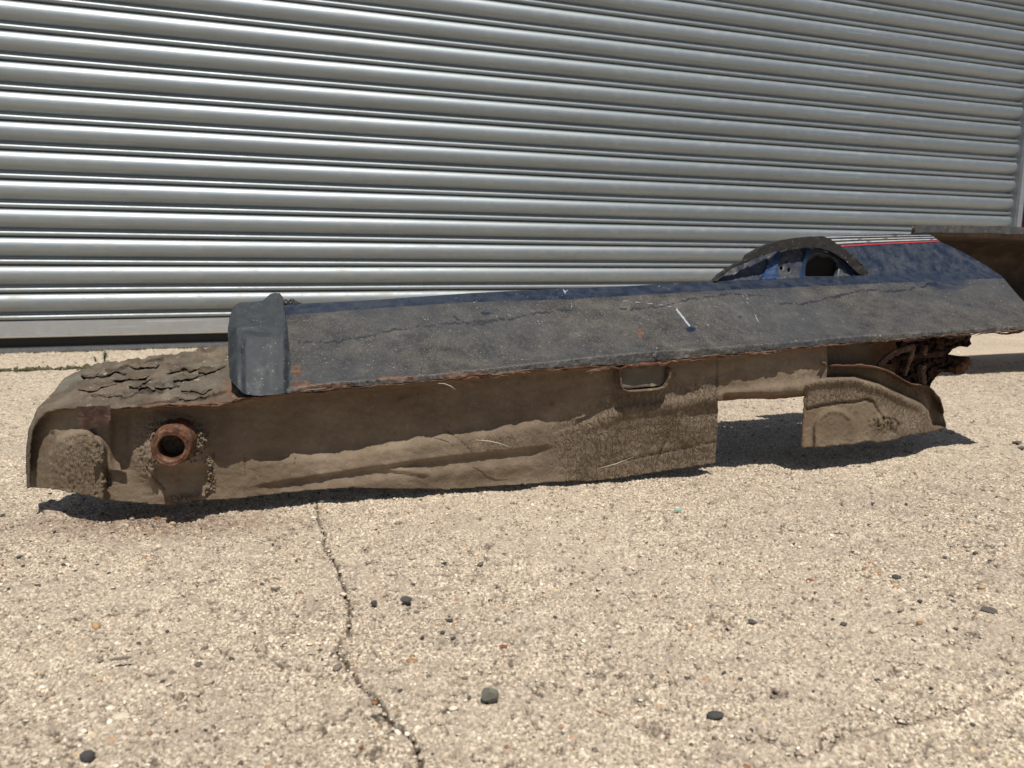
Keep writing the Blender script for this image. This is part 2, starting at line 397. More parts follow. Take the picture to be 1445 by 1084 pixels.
def build_ground():
    rows = [0.33]; 
    while rows[-1] < 3.3: rows.append(rows[-1] * 1.0034)
    while rows[-1] < 80: rows.append(rows[-1] * 1.12)
    rows = np.array(rows)
    a0 = math.radians(56); cols = np.linspace(-a0, a0, 1150)
    far = np.linspace(a0, 2 * math.pi - a0, 41)[1:-1]
    th = np.concatenate([cols, far]); n = len(th)
    Rr, T = np.meshgrid(rows, th, indexing='ij')
    x = Rr * np.sin(T); y = Rr * np.cos(T)
    z = gz(x, y)
    infr = (np.abs((T + math.pi) % (2 * math.pi) - math.pi) <= a0 + 1e-6) & (Rr < 3.25)
    ang = np.abs((T + math.pi) % (2 * math.pi) - math.pi); fade = np.where(infr, sstep((a0 - ang) / .10), 0.0); z = z * fade
    low = np.where(infr, np.clip((-FINE(x, y) - .35) * .6, 0, 1), 0)
    pit = np.where(infr, np.clip((-PIT(x, y) - .95 + .45 * BIG(x * 2, y * 2)) * 1.8, 0, 1), 0)
    dirt = pit * (.60 + .22 * np.clip(BIG(x * 2, y * 2), -1, 1)); stain = np.zeros_like(x)
    k = infr & (Rr < 1.3) & (np.abs(x) < .45)
    xx, yy = x[k], y[k]
    wv = .0012 + .0006 * (MID(xx * 4, yy * 4) > 0) + .0006 * np.clip((.62 - yy) / .2, 0, 1) * (MID(xx * 2, yy * 2) > -.3)
    d = seg_dist(xx, yy, crack_w); q = np.exp(-(d / wv) ** 2)
    for t_ in (tw, tw2): q = np.maximum(q, .8 * np.exp(-(seg_dist(xx, yy, t_) / .0010) ** 2))
    z[k] -= q * .006; dirt[k] = np.maximum(dirt[k], np.clip(q * 1.3, 0, .9))
    k = infr & (Rr < 1.0) & (x > .1); xx, yy = x[k], y[k]
    d = seg_dist(xx, yy, line_g); side = np.sign((yy - np.interp(xx, [q[0] for q in line_g], [q[1] for q in line_g]))); z[k] -= .0030 * np.exp(-(d / .004) ** 2); z[k] += .0028 * np.exp(-((d * side + .008) / .006) ** 2)
    stain[k] += .25 * np.exp(-(d / .005) ** 2)
    dj = np.abs(x * SN[0] + y * SN[1] - jn + MID(x, y) * .004)
    q = np.where(infr, np.exp(-(dj / .016) ** 4), 0); z -= q * .008; dirt = np.maximum(dirt, q * .85)
    for (a, b, s) in pit_px:
        g = G(a, b); rad = s / FPX * g[1] * .9
        k = infr & (np.hypot(x - g[0], y - g[1]) < rad * 3.5); xx, yy = x[k], y[k]
        d = np.hypot(xx - g[0], (yy - g[1])) / rad + LUMP(xx * 2, yy * 2) * .28; q = np.exp(-(d) ** 4)
        z[k] -= q * .0016; dirt[k] = np.maximum(dirt[k], q * .8 * np.clip(.75 + .5 * FINE(xx, yy), 0, 1))
    # rusty crumbs and oil by the left end
    g = G(215, 738); d = np.hypot((x - g[0]) / .17, (y - g[1]) / .055) + BIG(x * 6, y * 6) * .12
    stain = np.maximum(stain, np.where(infr, np.clip(1.35 - d, 0, 1) * .75, 0))
    z = z * np.where(infr, np.maximum(fade, 0), 1); low = low * fade; stain = stain * fade; dirt = dirt * fade
    nr = len(rows); idx = np.arange(nr * n).reshape(nr, n)
    a = idx[:-1, :]; b = idx[1:, :]; a2 = np.roll(a, -1, 1); b2 = np.roll(b, -1, 1)
    quads = np.stack([a, a2, b2, b], -1).reshape(-1, 4)[:, ::-1]
    nv = nr * n; co = np.stack([x, y, z], -1).reshape(-1, 3)
    me = bpy.data.meshes.new('concrete_yard')
    co = np.vstack([co, [[0, 0, 0]]])
    fan = np.array([[nv, idx[0, (i + 1) % n], idx[0, i]] for i in range(n)])
    me.vertices.add(len(co)); me.vertices.foreach_set('co', co.astype(np.float32).ravel())
    nl = quads.size + fan.size; me.loops.add(nl)
    me.loops.foreach_set('vertex_index', np.concatenate([quads.ravel(), fan.ravel()]).astype(np.int32))
    nf = len(quads) + len(fan); me.polygons.add(nf)
    st = np.concatenate([np.arange(len(quads)) * 4, quads.size + np.arange(len(fan)) * 3]).astype(np.int32)
    me.polygons.foreach_set('loop_start', st)
    me.update(calc_edges=True); me.validate()
    for nm, ar in (('dirt', dirt), ('stain', stain), ('low', low)):
        at = me.attributes.new(nm, 'FLOAT', 'POINT'); at.data.foreach_set('value', np.append(ar.ravel(), 0).astype(np.float32))
    o = link('concrete_yard', me, M_conc); o['kind'] = 'structure'
    nz = me.polygons[0].normal.z
    if nz < 0: me.flip_normals()
    return o
build_ground()

# ------------------------------------------------------------------ roller shutter
As = G(0, 499)[:2]
def SP(s, h, out=0.0):
    q = As + SU * s - SN * out; return (q[0], q[1], h)
S_L, S_R = -2.2, None
g1 = np.array([2.790, 4.418]); S_R = float((g1 - As) @ SU)
PITCH = .0976
shutter = bpy.data.objects.new('roller_shutter', None); C.objects.link(shutter)
shutter.location = SP(1.0, 0); shutter.rotation_euler = (0, 0, yaw_of(SU))
top(shutter, 'closed galvanised steel roller shutter of curved horizontal slats behind the car parts', 'roller shutter')
def slat_profile():
    pr = []
    # (out, z) from top of the lath down; z relative to its top
    pr.append((-.012, -.001)); pr.append((-.003, -.0005)); 
    for k in range(13):
        a = k / 12; th = math.radians(78 - a * 150)
        pr.append((.001 + .0165 * (math.cos(th) - math.cos(math.radians(78))) / (1 - math.cos(math.radians(78))) if True else 0, -.0305 + .0305 * math.sin(th) / math.sin(math.radians(78))))
    pr.append((-.0045, -.0650)); pr.append((-.0090, -.0668)); pr.append((-.0100, -.0715)); pr.append((-.0045, -.0745))
    for k in range(7):
        th = math.radians(75 - k * 25); pr.append((.0005 + .0065 * math.cos(th), -.0825 + .0075 * math.sin(th)))
    pr.append((-.004, -.0915)); pr.append((-.012, -.0945)); pr.append((-.013, -.0985))
    return pr
def make_slat():
    pr = slat_profile(); ns = 70; L = S_R - .004 - S_L; vs = []; fs = []
    for i in range(ns + 1):
        s = S_L + L * i / ns
        for k, (o_, z_) in enumerate(pr):
            vs.append((s - 1.0, -o_, z_))
    m = len(pr)
    for i in range(ns):
        for k in range(m - 1): fs.append((i * m + k, i * m + k + 1, (i + 1) * m + k + 1, (i + 1) * m + k))
    me = mesh('slat', vs, fs); me.materials.append(M_slat); return me
base = make_slat()
nsl = 24
for i in range(nsl):
    me = base.copy()
    if i < 18:
        co = np.empty(len(me.vertices) * 3, np.float32); me.vertices.foreach_get('co', co); co = co.reshape(-1, 3)
        ph = rng.uniform(0, 6, 4)
        co[:, 1] += .0006 * np.sin(co[:, 0] * 2.1 + ph[0]) + .0004 * np.sin(co[:, 0] * 7.3 + ph[1]) + .00022 * np.sin(co[:, 0] * 23 + ph[2])
        co[:, 2] += .0007 * np.sin(co[:, 0] * 1.3 + ph[3]) + .0003 * np.sin(co[:, 0] * 5 + ph[0])
        me.vertices.foreach_set('co', co.ravel())
    o = link('slat', me, M_slat, shutter)
    o.location = (0, 0, .110 + PITCH * (i + 1))
def sbox(name, s0, s1, z0, z1, o0, o1, mat, parent=shutter, bev=.0015):
    bm = bmesh.new(); bmesh.ops.create_cube(bm, size=1)
    for v in bm.verts:
        v.co = Vector(((s0 + s1) / 2 - 1.0 + v.co.x * (s1 - s0), -(o0 + o1) / 2 + v.co.y * (o1 - o0), (z0 + z1) / 2 + v.co.z * (z1 - z0)))
    if bev: bmesh.ops.bevel(bm, geom=bm.edges[:], offset=bev, segments=2, affect='EDGES')
    return bmobj(name, bm, mat, parent, False)
sbox('bottom_bar', S_L, S_R - .006, .060, .1125, -.006, .004, M_bar)
sbox('bar_lip', S_L, S_R - .006, .0555, .0605, -.012, .024, mat_galv('dusty steel lip', (.42, .40, .36), .6, .9), bev=.0008)
sbox('seal_strip', S_L, S_R - .006, .0205, .0555, -.020, -.006, M_black)
sbox('floor_angle', S_L, S_R - .006, .0, .021, -.03, .004, mat_plain('grey floor angle', (.13, .14, .15), .6))
for nm, s0, s1 in (('guide_channel', S_R, S_R + .018), ):
    sbox(nm, S_R + .002, S_R + .055, 0, 2.6, -.03, .035, M_guide, bev=.003)
    sbox('guide_lip', S_R + .008, S_R + .026, 0, 2.6, .035, .041, M_guide, bev=.001)
    sbox(nm, S_L - .06, S_L - .002, 0, 2.6, -.03, .035, M_guide, bev=.003)
bm = bmesh.new(); bmesh.ops.create_uvsphere(bm, u_segments=12, v_segments=8, radius=.006)
for v in bm.verts: v.co = Vector((v.co.x + S_R - 1.0 - .05, v.co.y * .4 - .016, v.co.z + .110 + PITCH * 7 - .034))
bmobj('rivet', bm, M_bar, shutter)
def wbox(name, s0, s1, z0, z1, o0, o1, mat, label, cat, bev=.004):
    bm = bmesh.new(); bmesh.ops.create_cube(bm, size=1)
    for v in bm.verts: v.co = Vector(((s0 + s1) / 2 + v.co.x * (s1 - s0), -(o0 + o1) / 2 + v.co.y * (o1 - o0), (z0 + z1) / 2 + v.co.z * (z1 - z0)))
    if bev: bmesh.ops.bevel(bm, geom=bm.edges[:], offset=bev, segments=2, affect='EDGES')
    o = bmobj(name, bm, mat, None, False); o.location = (As[0], As[1], 0); o.rotation_euler = (0, 0, yaw_of(SU)); top(o, label, cat); return o
wbox('door_post', S_R + .06, S_R + .115, 0, 2.6, -.20, -.004, mat_plain('black painted post', (.012, .013, .016), .5), 'black steel post beside the right guide of the roller shutter', 'post')
wbox('red_wall', S_R + .118, S_R + 3.5, 0, 2.6, -.2, .03, mat_plain('dull red painted brick', (.22, .035, .025), .8, 0, 20), 'dull red painted wall past the right edge of the roller shutter', 'wall')

# ------------------------------------------------------------------ main car body section
car = bpy.data.objects.new('car_sill_section', None); C.objects.link(car)
car.location = (0, 0, 0)
top(car, 'long cut-off car sill and rear wing, black and dark blue above, dried mud inside, with a rusty tube', 'car part')
IP = np.interp
def keys(*p):
    a = np.array(p, float); return lambda x: IP(x, a[:, 0], a[:, 1])
edge_y = keys((320, 566), (400, 555), (466, 548.5), (560, 541.5), (599, 538), (640, 533.5), (700, 528), (760, 521), (820, 517), (880, 514), (940, 509), (1010, 501), (1060, 497), (1100, 493.5), (1200, 484), (1300, 476), (1366, 471), (1445, 465), (1500, 462))
crease_y = keys((320, 556), (400, 549), (466, 539), (560, 532), (640, 524.5), (760, 511), (880, 498), (1000, 490), (1100, 483), (1200, 474), (1300, 468), (1445, 459), (1500, 457))
body_y = keys((380, 448), (407, 445), (533, 435), (666, 426.5), (799, 423), (880, 418), (1000, 411), (1200, 402), (1329, 396), (1412, 393), (1500, 391))
btop_y = keys((380, 431), (400, 430), (533, 423), (666, 413.5), (799, 407), (880, 404), (1007, 397), (1226, 388.5), (1330, 384), (1500, 380))
def prof(px, py, ys, vs):
    """interpolate depth down each column; ys = list of callables or arrays (top to bottom order by y)"""
    Y = np.stack([y(px) if callable(y) else np.full_like(px, y) for y in ys], 1)
    V = np.stack([v(px) if callable(v) else np.full_like(px, v) for v in vs], 1)
    out = np.empty_like(px)
    for i in range(len(px)): out[i] = IP(py[i], Y[i], V[i])
    return out
vbt = keys((400, .200), (700, .182), (1040, .160), (1226, .194), (1500, .20))
def v_panel(px, py):
    mid = lambda x: .5 * (body_y(x) + crease_y(x))
    up1 = lambda x: body_y(x) + 5
    v = prof(px, py, [331., lambda x: btop_y(x) - 18, btop_y, lambda x: body_y(x) - 3, up1, mid, lambda x: crease_y(x) - 3, lambda x: crease_y(x) + 1, edge_y],
             [.254, lambda x: vbt(x) + .020, vbt, lambda x: vbt(x) - .026, lambda x: vbt(x) - .044, lambda x: vbt(x) * .42, .010, .001, .0])
    X = PP(px, py, v); u = X[:, :2] @ U2
    k = np.where(py < 400, .25, 1.0)
    return v + MID(u, X[:, 2] * 1.0) * .0006 * k + BIG(u, X[:, 2]) * .0012 * k
pan_top = [(x, float(btop_y(x))) for x in (398, 440, 500, 533, 600, 666, 730, 799, 840, 880, 940, 1007, 1080, 1150, 1200, 1222)]
pan_poly = pan_top + [(1226, 387.5), (1217, 382), (1198, 364), (1177, 350), (1166, 342), (1160, 334), (1240, 331), (1311, 330.5), (1318, 334), (1326, 340.5), (1359, 356), (1392, 375), (1414, 390), (1429, 408),
            (1445, 426), (1462, 443), (1474, 455), (1476, 463.5)]
pan_poly += [(x, float(edge_y(x))) for x in (1445, 1400, 1366, 1330, 1300, 1250, 1200, 1150, 1100, 1060, 1010, 980, 940, 910, 880, 820, 760, 700, 640, 599, 560, 510, 466, 430, 400)]
long_crack = [(1178, 420), (1186, 418), (1196, 414), (1204, 413), (1216, 411), (1228, 409), (1240, 410), (1262, 411), (1284, 409), (1302, 405), (1312, 400), (1326, 398)]
crack2 = [(640, 447), (660, 458), (700, 454), (726, 449), (750, 443), (790, 439), (812, 436)]
crack3 = [(872, 437), (930, 434), (965, 424), (1000, 419), (1040, 415), (1085, 418)]
crack4 = [(1100, 428), (1130, 429), (1158, 424), (1190, 414)]
crack5 = [(420, 484), (470, 483), (520, 474), (556, 466), (600, 460), (640, 456), (700, 451), (726, 448)]
sc1 = [(955, 437), (966, 450), (974, 461)]
scr = [([(955, 437), (963, 447), (973, 460)], 1.8), ([(1048, 417), (1058, 432), (1071, 455)], .7), ([(795, 408), (797, 413), (801, 409)], 1.2), ([(728, 415), (745, 419)], .5), ([(760, 427), (800, 415)], .5),
       ([(806, 424), (807, 436)], .8), ([(876, 424), (930, 430), (956, 434)], .7), ([(668, 427), (676, 423)], .8), ([(640, 420), (655, 424)], .5), ([(927, 403), (945, 408)], .6)]
blobs_rust = [(419, 524, 8, 9, 1.3), (904, 470, 5, 8, 1.1), (660, 529, 50, 5, .9), (560, 534, 40, 5, .8), (470, 544, 40, 5, .9), (425, 543, 22, 6, 1.2)]
def a_blue(px, py):
    m = sstep((body_y(px) - py) / 6 + .5)
    blob = np.exp(-(((px - 975) / 8) ** 2 + ((py - 465) / 4.5) ** 2)) + np.exp(-(((px - 690) / 22) ** 2 + ((py - 442) / 4) ** 2)) * .62
    low = .58 * np.exp(-((px - 1330) / 90) ** 2) * sstep((430 - py) / 30)
    blob2 = .8 * sum(np.exp(-(((px - a) / 8) ** 2 + ((py - b) / 5) ** 2)) for a, b in ((1045, 447), (1366, 430), (1163, 467)))
    return np.clip(np.maximum(m, blob + low + .7 * blob2), 0, 1)
def a_pcrack(px, py):
    q = np.zeros_like(px)
    for c, wd in ((long_crack, 1.1), (crack2, .9), (crack3, .9), (crack4, 1.0), (crack5, .7)):
        cc = [(x + rng.normal(0, .7), y + rng.normal(0, 1.1)) for x, y in densify(c, 3, 0, False)]
        q = np.maximum(q, np.exp(-(seg_dist(px, py, cc) / (wd * .6 + .55 + .3 * np.sin(px * .15))) ** 2) * np.clip(.95 + .5 * MID(px * .001, py * .001), 0, 1))
    return q
def a_prust(px, py):
    q = np.zeros_like(px)
    for (x, y, a, b, s) in blobs_rust: q = np.maximum(q, s * np.exp(-(((px - x) / a) ** 2 + ((py - y) / b) ** 2) ** 1.5))
    e = np.exp(-((edge_y(px) - py) / 3.0) ** 2) * .55
    return np.maximum(q, e)
def a_scr(px, py):
    q = np.zeros_like(px)
    for c, wd in scr: q = np.maximum(q, min(1, .45 + .35 * wd) * np.exp(-(seg_dist(px, py, c) / (wd * .6 + .5)) ** 2))
    return q
panel = sheet('outer_panel', pan_poly, v_panel, M_panel, car, step=1.9, bstep=2.6, thick=.0014,
              attrs=dict(blue=a_blue, crack=a_pcrack, rust=a_prust, scratch=a_scr))
panel['label'] = 'dusty black lower panel with a dark blue upper edge'

# stripes on the wing
def strip(name, p, mat, off=-.0012):
    return sheet(name, p, lambda a, b: v_panel(a, b) + off, mat, car, step=6, bstep=5, thick=.0004)
def quad_strip(y0l, y1l, y0r, y1r, xl0, xl1, xr0, xr1):
    n = 8; T = [(xl0 + (xr0 - xl0) * k / n, y0l + (y0r - y0l) * (k / n) ** .8) for k in range(n + 1)]
    B = [(xl1 + (xr1 - xl1) * k / n, y1l + (y1r - y1l) * (k / n) ** .8) for k in range(n + 1)]
    return T + B[::-1]
strip('red_stripe', quad_strip(346.6, 348.6, 339.6, 341.4, 1185.5, 1188.5, 1325, 1327), M_red)
strip('white_stripe', quad_strip(342.2, 344.4, 337.2, 338.5, 1177.5, 1181.5, 1321, 1323), M_white)
strip('white_stripe', quad_strip(338.1, 339.9, 334.6, 335.5, 1170.5, 1173.5, 1318, 1319), M_white)
strip('white_stripe', quad_strip(334.3, 335.6, 331.9, 332.5, 1164.6, 1166.4, 1313, 1314), M_white)

# wheel arch
def v_arch(px, py): return IP(px, [1007, 1040, 1075, 1150, 1190, 1228], [.162, .163, .170, .205, .210, .200])
arch_out = [(1007, 397), (1016, 388), (1031, 377), (1052, 367), (1056, 360), (1070, 351), (1086.5, 344), (1103, 339.5), (1121, 336), (1147, 333.5), (1163, 333.6), (1174, 339), (1184, 346), (1205, 360.5), (1223.5, 380.5), (1227, 388)]
arch_in = [(1215, 388.5), (1204, 379), (1192, 366.7), (1173, 355), (1155.7, 350), (1128, 349.5), (1095, 355), (1069, 364), (1052, 371), (1030, 381), (1012, 397)]
sheet('arch_strip', arch_out + arch_in, lambda a, b: v_arch(a, b) - .006 + LUMP(a * .01, b * .01) * .0008, M_rubber, car, step=3, skirt=.012, thick=0, jit=.25)
hole = [(1136.5, 390), (1136.7, 377), (1139, 371), (1143.6, 366.7), (1152, 363), (1163, 364.5), (1173, 367.6), (1177.5, 372), (1178.2, 381), (1176, 390)]
smallh = [[(x + 2.4 * math.cos(a), y + 3.2 * math.sin(a)) for a in [k * math.pi / 4 for k in range(8)]] for x, y in ((1110, 367.6), (1102.5, 378.5), (1113.5, 381))]
def v_in(px, py):
    v = IP(py, [350, 386, 394, 400], [.032, .020, .008, .003]) + IP(px, [1007, 1040, 1150, 1226], [.162, .161, .181, .195]) + IP(py, [350, 392], [.010, 0])
    v = v - .006 * np.exp(-((px - 1107) / 18) ** 2) + MID(px * .0012, py * .0012) * .0008
    d = seg_dist(px, py, hole + [hole[0]]); return v + .010 * np.exp(-(d / 3.0) ** 2)
inner_poly = [(1006, 400), (1028, 380), (1052, 369), (1069, 361), (1095, 352), (1128, 346.5), (1157, 347), (1176, 352), (1196, 364), (1210, 376), (1221, 390), (1221, 396), (1120, 400)]
sheet('arch_inner_panel', inner_poly, v_in, M_inner, car, step=2.5, bstep=2.5, holes=[hole] + smallh, thick=.002)
sheet('blue_strap', [(1087, 366), (1098, 355), (1101, 354), (1098, 372), (1096, 392), (1090, 394), (1075, 394)], lambda a, b: v_in(a, b) - .006, M_blue, car, step=4, skirt=.006, thick=0)
sheet('blue_strap', [(1139, 352), (1143.5, 352.5), (1137, 375), (1134.5, 392), (1131, 392), (1133, 374)], lambda a, b: v_in(a, b) - .006, M_blue, car, step=3, skirt=.006, thick=0)
sheet('blue_strap', [(1176, 356), (1184, 361), (1203, 379), (1212, 391), (1206, 391), (1194, 377), (1180, 363)], lambda a, b: v_in(a, b) - .005, M_blue, car, step=4, skirt=.006, thick=0)
sheet('hole_shade_back', [(1094, 450), (1094, 362), (1128, 354), (1150, 353), (1180, 356), (1188, 362), (1188, 455)], lambda a, b: .228 + 0 * a, mat_plain('near-black cavity shade', (.006, .005, .005), .9), car, step=20, thick=.002)  # near-black backing blocks the sun and stands in for shade behind the holes

# left end box
box_poly = [(327, 440), (329, 433), (334, 430.5), (350, 430), (369, 428), (374, 423), (379, 418), (387, 416), (394, 416.5), (398.7, 421.5), (401, 437), (406, 470), (409, 500), (410.5, 530), (411, 553), (395, 556.5), (366, 558.7), (350, 557), (342, 554), (331, 543), (324, 534), (322, 500), (321.6, 463), (324, 446)]
def v_box(px, py):
    v = IP(py, [415, 430, 440, 462, 468, 474, 520, 548, 559], [.205, .165, .135, .075, .066, .060, .020, .002, -.004])
    v = v + .030 * sstep((336 - px) / 16) + .012 * sstep((px - 400) / 9)
    v = v + .006 * np.exp(-((py - 467 - 2 * np.sin(px * .12)) / 4) ** 2) * sstep((px - 330) / 12) * sstep((390 - px) / 18)
    v = v - .007 * sstep((px - 340) / 8) * sstep((py - 470) / 6) - .003 * np.exp(-((px - 385) / 12) ** 2) + MID(px * .0005, py * .0005) * .0004
    v = v + .006 * np.exp(-(((px - 334) / 6) ** 2 + ((py - 495) / 22) ** 2))
    return v
sheet('end_box', box_poly, v_box, M_box, car, step=2.2, skirt=.07, thick=0, jit=.2)['label'] = 'smooth dark blue grey end box with a dented crease'
# torn rubber crumbs on top
bm = bmesh.new()
for k in range(16):
    x = 399 + k * 1.6; hh = 10 * math.exp(-((x - 408) / 14) ** 2) * random.uniform(.6, 1)
    p0 = P(x, 431, .2); tube_bm(bm, [p0, P(x + random.uniform(-2, 2), 431 - hh * .6, .2), P(x + random.uniform(-3, 3), 430 - hh, .205)], [.0022, .0018, .0008], 6)
bmobj('torn_rubber', bm, M_rubber, car)

# left top skin, rounded nose
rim_y = keys((30, 700), (36, 690), (38.5, 650), (40, 630), (43, 609), (52, 592), (66, 580.5), (83, 576.5), (110, 575), (156, 577), (232, 572), (299, 571), (332, 566), (345, 562))
skin_poly = [(38, 690), (36.5, 660), (36.5, 639), (40, 606), (53, 576), (76, 553), (88, 538), (100, 526), (133, 515), (160, 509), (186, 506), (232, 501), (276, 494), (300, 489), (330, 485), (345, 484), (352, 520), (374, 545), (374, 557), (345, 562),
             (332, 566), (299, 571), (262, 573), (232, 572), (190, 575), (156, 577), (133, 576), (110, 575), (83, 576.5), (66, 580.5), (54, 591), (46, 606), (42.5, 622), (41.5, 650), (42, 688)]
tears = [[(195, 573), (235, 566), (262, 562), (300, 560), (318, 552)], [(198, 536), (214, 536)], [(222, 545), (236, 541), (248, 539)], [(150, 525), (175, 518), (200, 511), (230, 506)], [(240, 530), (262, 526)], [(260, 566), (290, 563), (303, 557)], [(170, 560), (205, 556), (230, 552)]]
def nose(px): return .088 * (1 - sstep((px - 34) / 135))
def v_skin(px, py):
    d = rim_y(px) - py
    v = .205 * np.clip(d / 72, 0, 1.3) ** .9
    v = v * sstep((px - 34) / 60) + .03 * (1 - sstep((px - 34) / 60)) * np.clip(d / 20, 0, 1) + nose(px)
    X = PP(px, py, v); u = X[:, :2] @ U2; m = sstep((px - 90) / 80)
    for t_ in tears:
        e = seg_dist(px, py, t_); v = v - .005 * np.exp(-(e / 3.0) ** 2) * np.where(py < IP(px, [q[0] for q in t_], [q[1] for q in t_]), -1, 1)
    return v
def a_tear(px, py):
    q = np.zeros_like(px)
    for t_ in tears: q = np.maximum(q, np.exp(-(seg_dist(px, py, t_) / 1.6) ** 2))
    return q
def mat_skin():
    t = NT('grey brown flaking mud over steel')
    c = t.ramp(t.noise(22, 7, .7), [(.3, (.055, .043, .032)), (.5, (.115, .092, .068)), (.7, (.19, .155, .115))])
    c = t.mix(t.ramp(t.noise(7, 4, .6), [(.5, 0.0), (.68, .6)]), c, (.16, .165, .14))
    c = t.mix(t.math('MULTIPLY', t.attr('rust'), t.ramp(t.noise(60, 4, .7), [(.4, 0.0), (.55, 1.0)])), c, (.16, .07, .035))
    c = t.mix(t.ramp(t.noise(90, 3, .6), [(.66, 0.0), (.70, .8)]), c, (.34, .31, .26))
    c = t.mix(t.attr('crack'), c, (.02, .014, .01))
    b = t.bump(t.noise(40, 7, .72, stretch=(1, 1, 2), dist=1.2), .005, .8); b = t.bump(t.noise(350, 4, .6), .001, .6, b)
    return t.out(c, .88, 0, b, .3)
M_skin = mat_skin()
btop_skin = keys((76, 553), (100, 526), (133, 515), (186, 506), (232, 501), (276, 494), (330, 485))
def z_skin(px, py, X):
    u = X[:, :2] @ U2; v = X[:, :2] @ N2; d = rim_y(px) - py; m = sstep((px - 60) / 80) * np.clip(d / 12, 0, 1)
    q = MID(u * 1.1, v * 1.1); q2 = q * 1.3 + BIG(u * 3, v * 3); fr = q2 - np.floor(q2); lay = (np.floor(q2) + sstep(fr * 4)) * .0007
    return (lay + LUMP(u, v) * .0002 + BIG(u * 2.0, v * 2.0) * .0016) * m
sheet('top_skin', skin_poly, v_skin, M_skin, car, step=2.0, bstep=2.6, thick=.0025, jit=.25, zf=z_skin,
      attrs=dict(crack=a_tear, rust=lambda a, b: .6 * np.clip(1 - (rim_y(a) - b) / 12, 0, 1) * sstep((a - 190) / 30) + .8 * np.exp(-(((a - 330) / 14) ** 2 + ((b - 550) / 12) ** 2))))['label'] = 'lumpy grey brown rounded left end'

M_flake = mat_rust('dark peeling flake', (.035, .026, .02), (.10, .075, .055), (.24, .20, .16))
M_flakes = [M_skin, M_skin, M_skin, M_flake] or [M_flake, mat_rust('pale peeling layer', (.10, .085, .065), (.19, .165, .13), (.33, .30, .25)), mat_rust('rusty peeling layer', (.04, .024, .018), (.12, .065, .04), (.24, .16, .11))]
for k in range(20):
    x0 = random.uniform(120, 318); y0 = random.uniform(float(btop_skin(x0)) + 10, float(rim_y(x0)) - 5); L = random.uniform(10, 28); q = random.uniform(2.5, 6); tl = random.uniform(-.25, .05)
    pl = [(x0 + L * math.cos(t) * random.uniform(.75, 1.1), y0 + q * math.sin(t) * random.uniform(.6, 1.1) + tl * L * math.cos(t)) for t in [2 * math.pi * j / 9 for j in range(9)]]
    ln = random.uniform(.001, .0042); y1 = y0; qq = q
    sheet('mud_flake', pl, v_skin, random.choice(M_flakes), car, step=3, bstep=3, thick=.0012, zf=lambda a, b, X, y1=y1, qq=qq, ln=ln: z_skin(a, b, X) + .0008 + ln * np.clip((b - y1 + qq) / (2 * qq), 0, 1))
# muddy inner face -------------------------------------------------
T_y = keys((40, 640), (75, 628), (120, 625), (160, 645), (186, 652), (299, 646), (365, 639), (480, 634), (583, 614), (632, 609), (699, 599), (732, 591), (799, 583), (838, 569), (862, 554), (905, 552), (947, 541), (1045, 526), (1137, 515), (1166, 512))
def seam_y(px): return np.where(px < 330, rim_y(np.maximum(px, 60)), edge_y(px))
SUNV = SA * N2[0] + SB * N2[1]
def shade_v(px):
    y = T_y(px); v = np.full_like(px, .03)
    F = PP(px, seam_y(px), np.zeros_like(px))
    for _ in range(12):
        X = PP(px, y, v); v = .5 * v + .5 * SUNV * np.clip(F[:, 2] - X[:, 2], .005, 1)
    return v
xs_ = np.arange(30., 1160, 5.); sv_ = shade_v(xs_)
ker = np.ones(5) / 5; sv_ = np.convolve(np.pad(sv_, 2, mode='edge'), ker, 'valid')
vT = lambda x: IP(x, xs_, sv_)
bot_y = keys((36, 688), (41.5, 688), (75, 690), (110, 696), (143, 704), (186, 709), (239, 713), (252, 707), (292, 705.6), (330, 704), (400, 695.6), (450, 690.5), (500, 688), (560, 689.5), (632, 690.6), (732, 684), (799, 679), (835, 679), (880, 674), (923, 667), (1008, 653.5), (1014, 653))
vB = keys((40, .026), (245, .040), (330, .043), (700, .046), (1007, .046), (1140, .03))
L1 = keys((330, 691), (400, 680), (533, 659), (632, 646), (759, 632), (800, 628))
LR = keys((760, 620), (830, 600), (880, 581), (940, 572), (1014, 560), (1060, 553), (1137, 545))
grooves = [([(880, 650), (905, 645), (930, 640), (970, 632), (1010, 623)], 1.1, .0022), ([(923, 666), (928, 645), (938, 625), (944, 610)], 1.2, .002), ([(1012, 500), (1012, 565)], .9, .0015), ([(882, 580), (881, 640), (880, 668)], 3, .0012),
           ([(845, 661), (890, 648)], .8, .0012), ([(130, 600), (140, 640), (150, 668), (153, 684)], 3, .008), ([(345, 640), (346, 672)], .7, .001), ([(418, 640), (415, 656)], .7, .001), ([(960, 625), (968, 655)], 2.2, .001),
           ([(630, 608), (650, 622), (668, 640)], .8, .001), ([(300, 640), (298, 672), (292, 700)], 2.2, .004), ([(200, 650), (215, 672), (232, 690)], 1.4, .002), ([(75, 612), (73, 650), (75, 688)], 2.0, .005)]
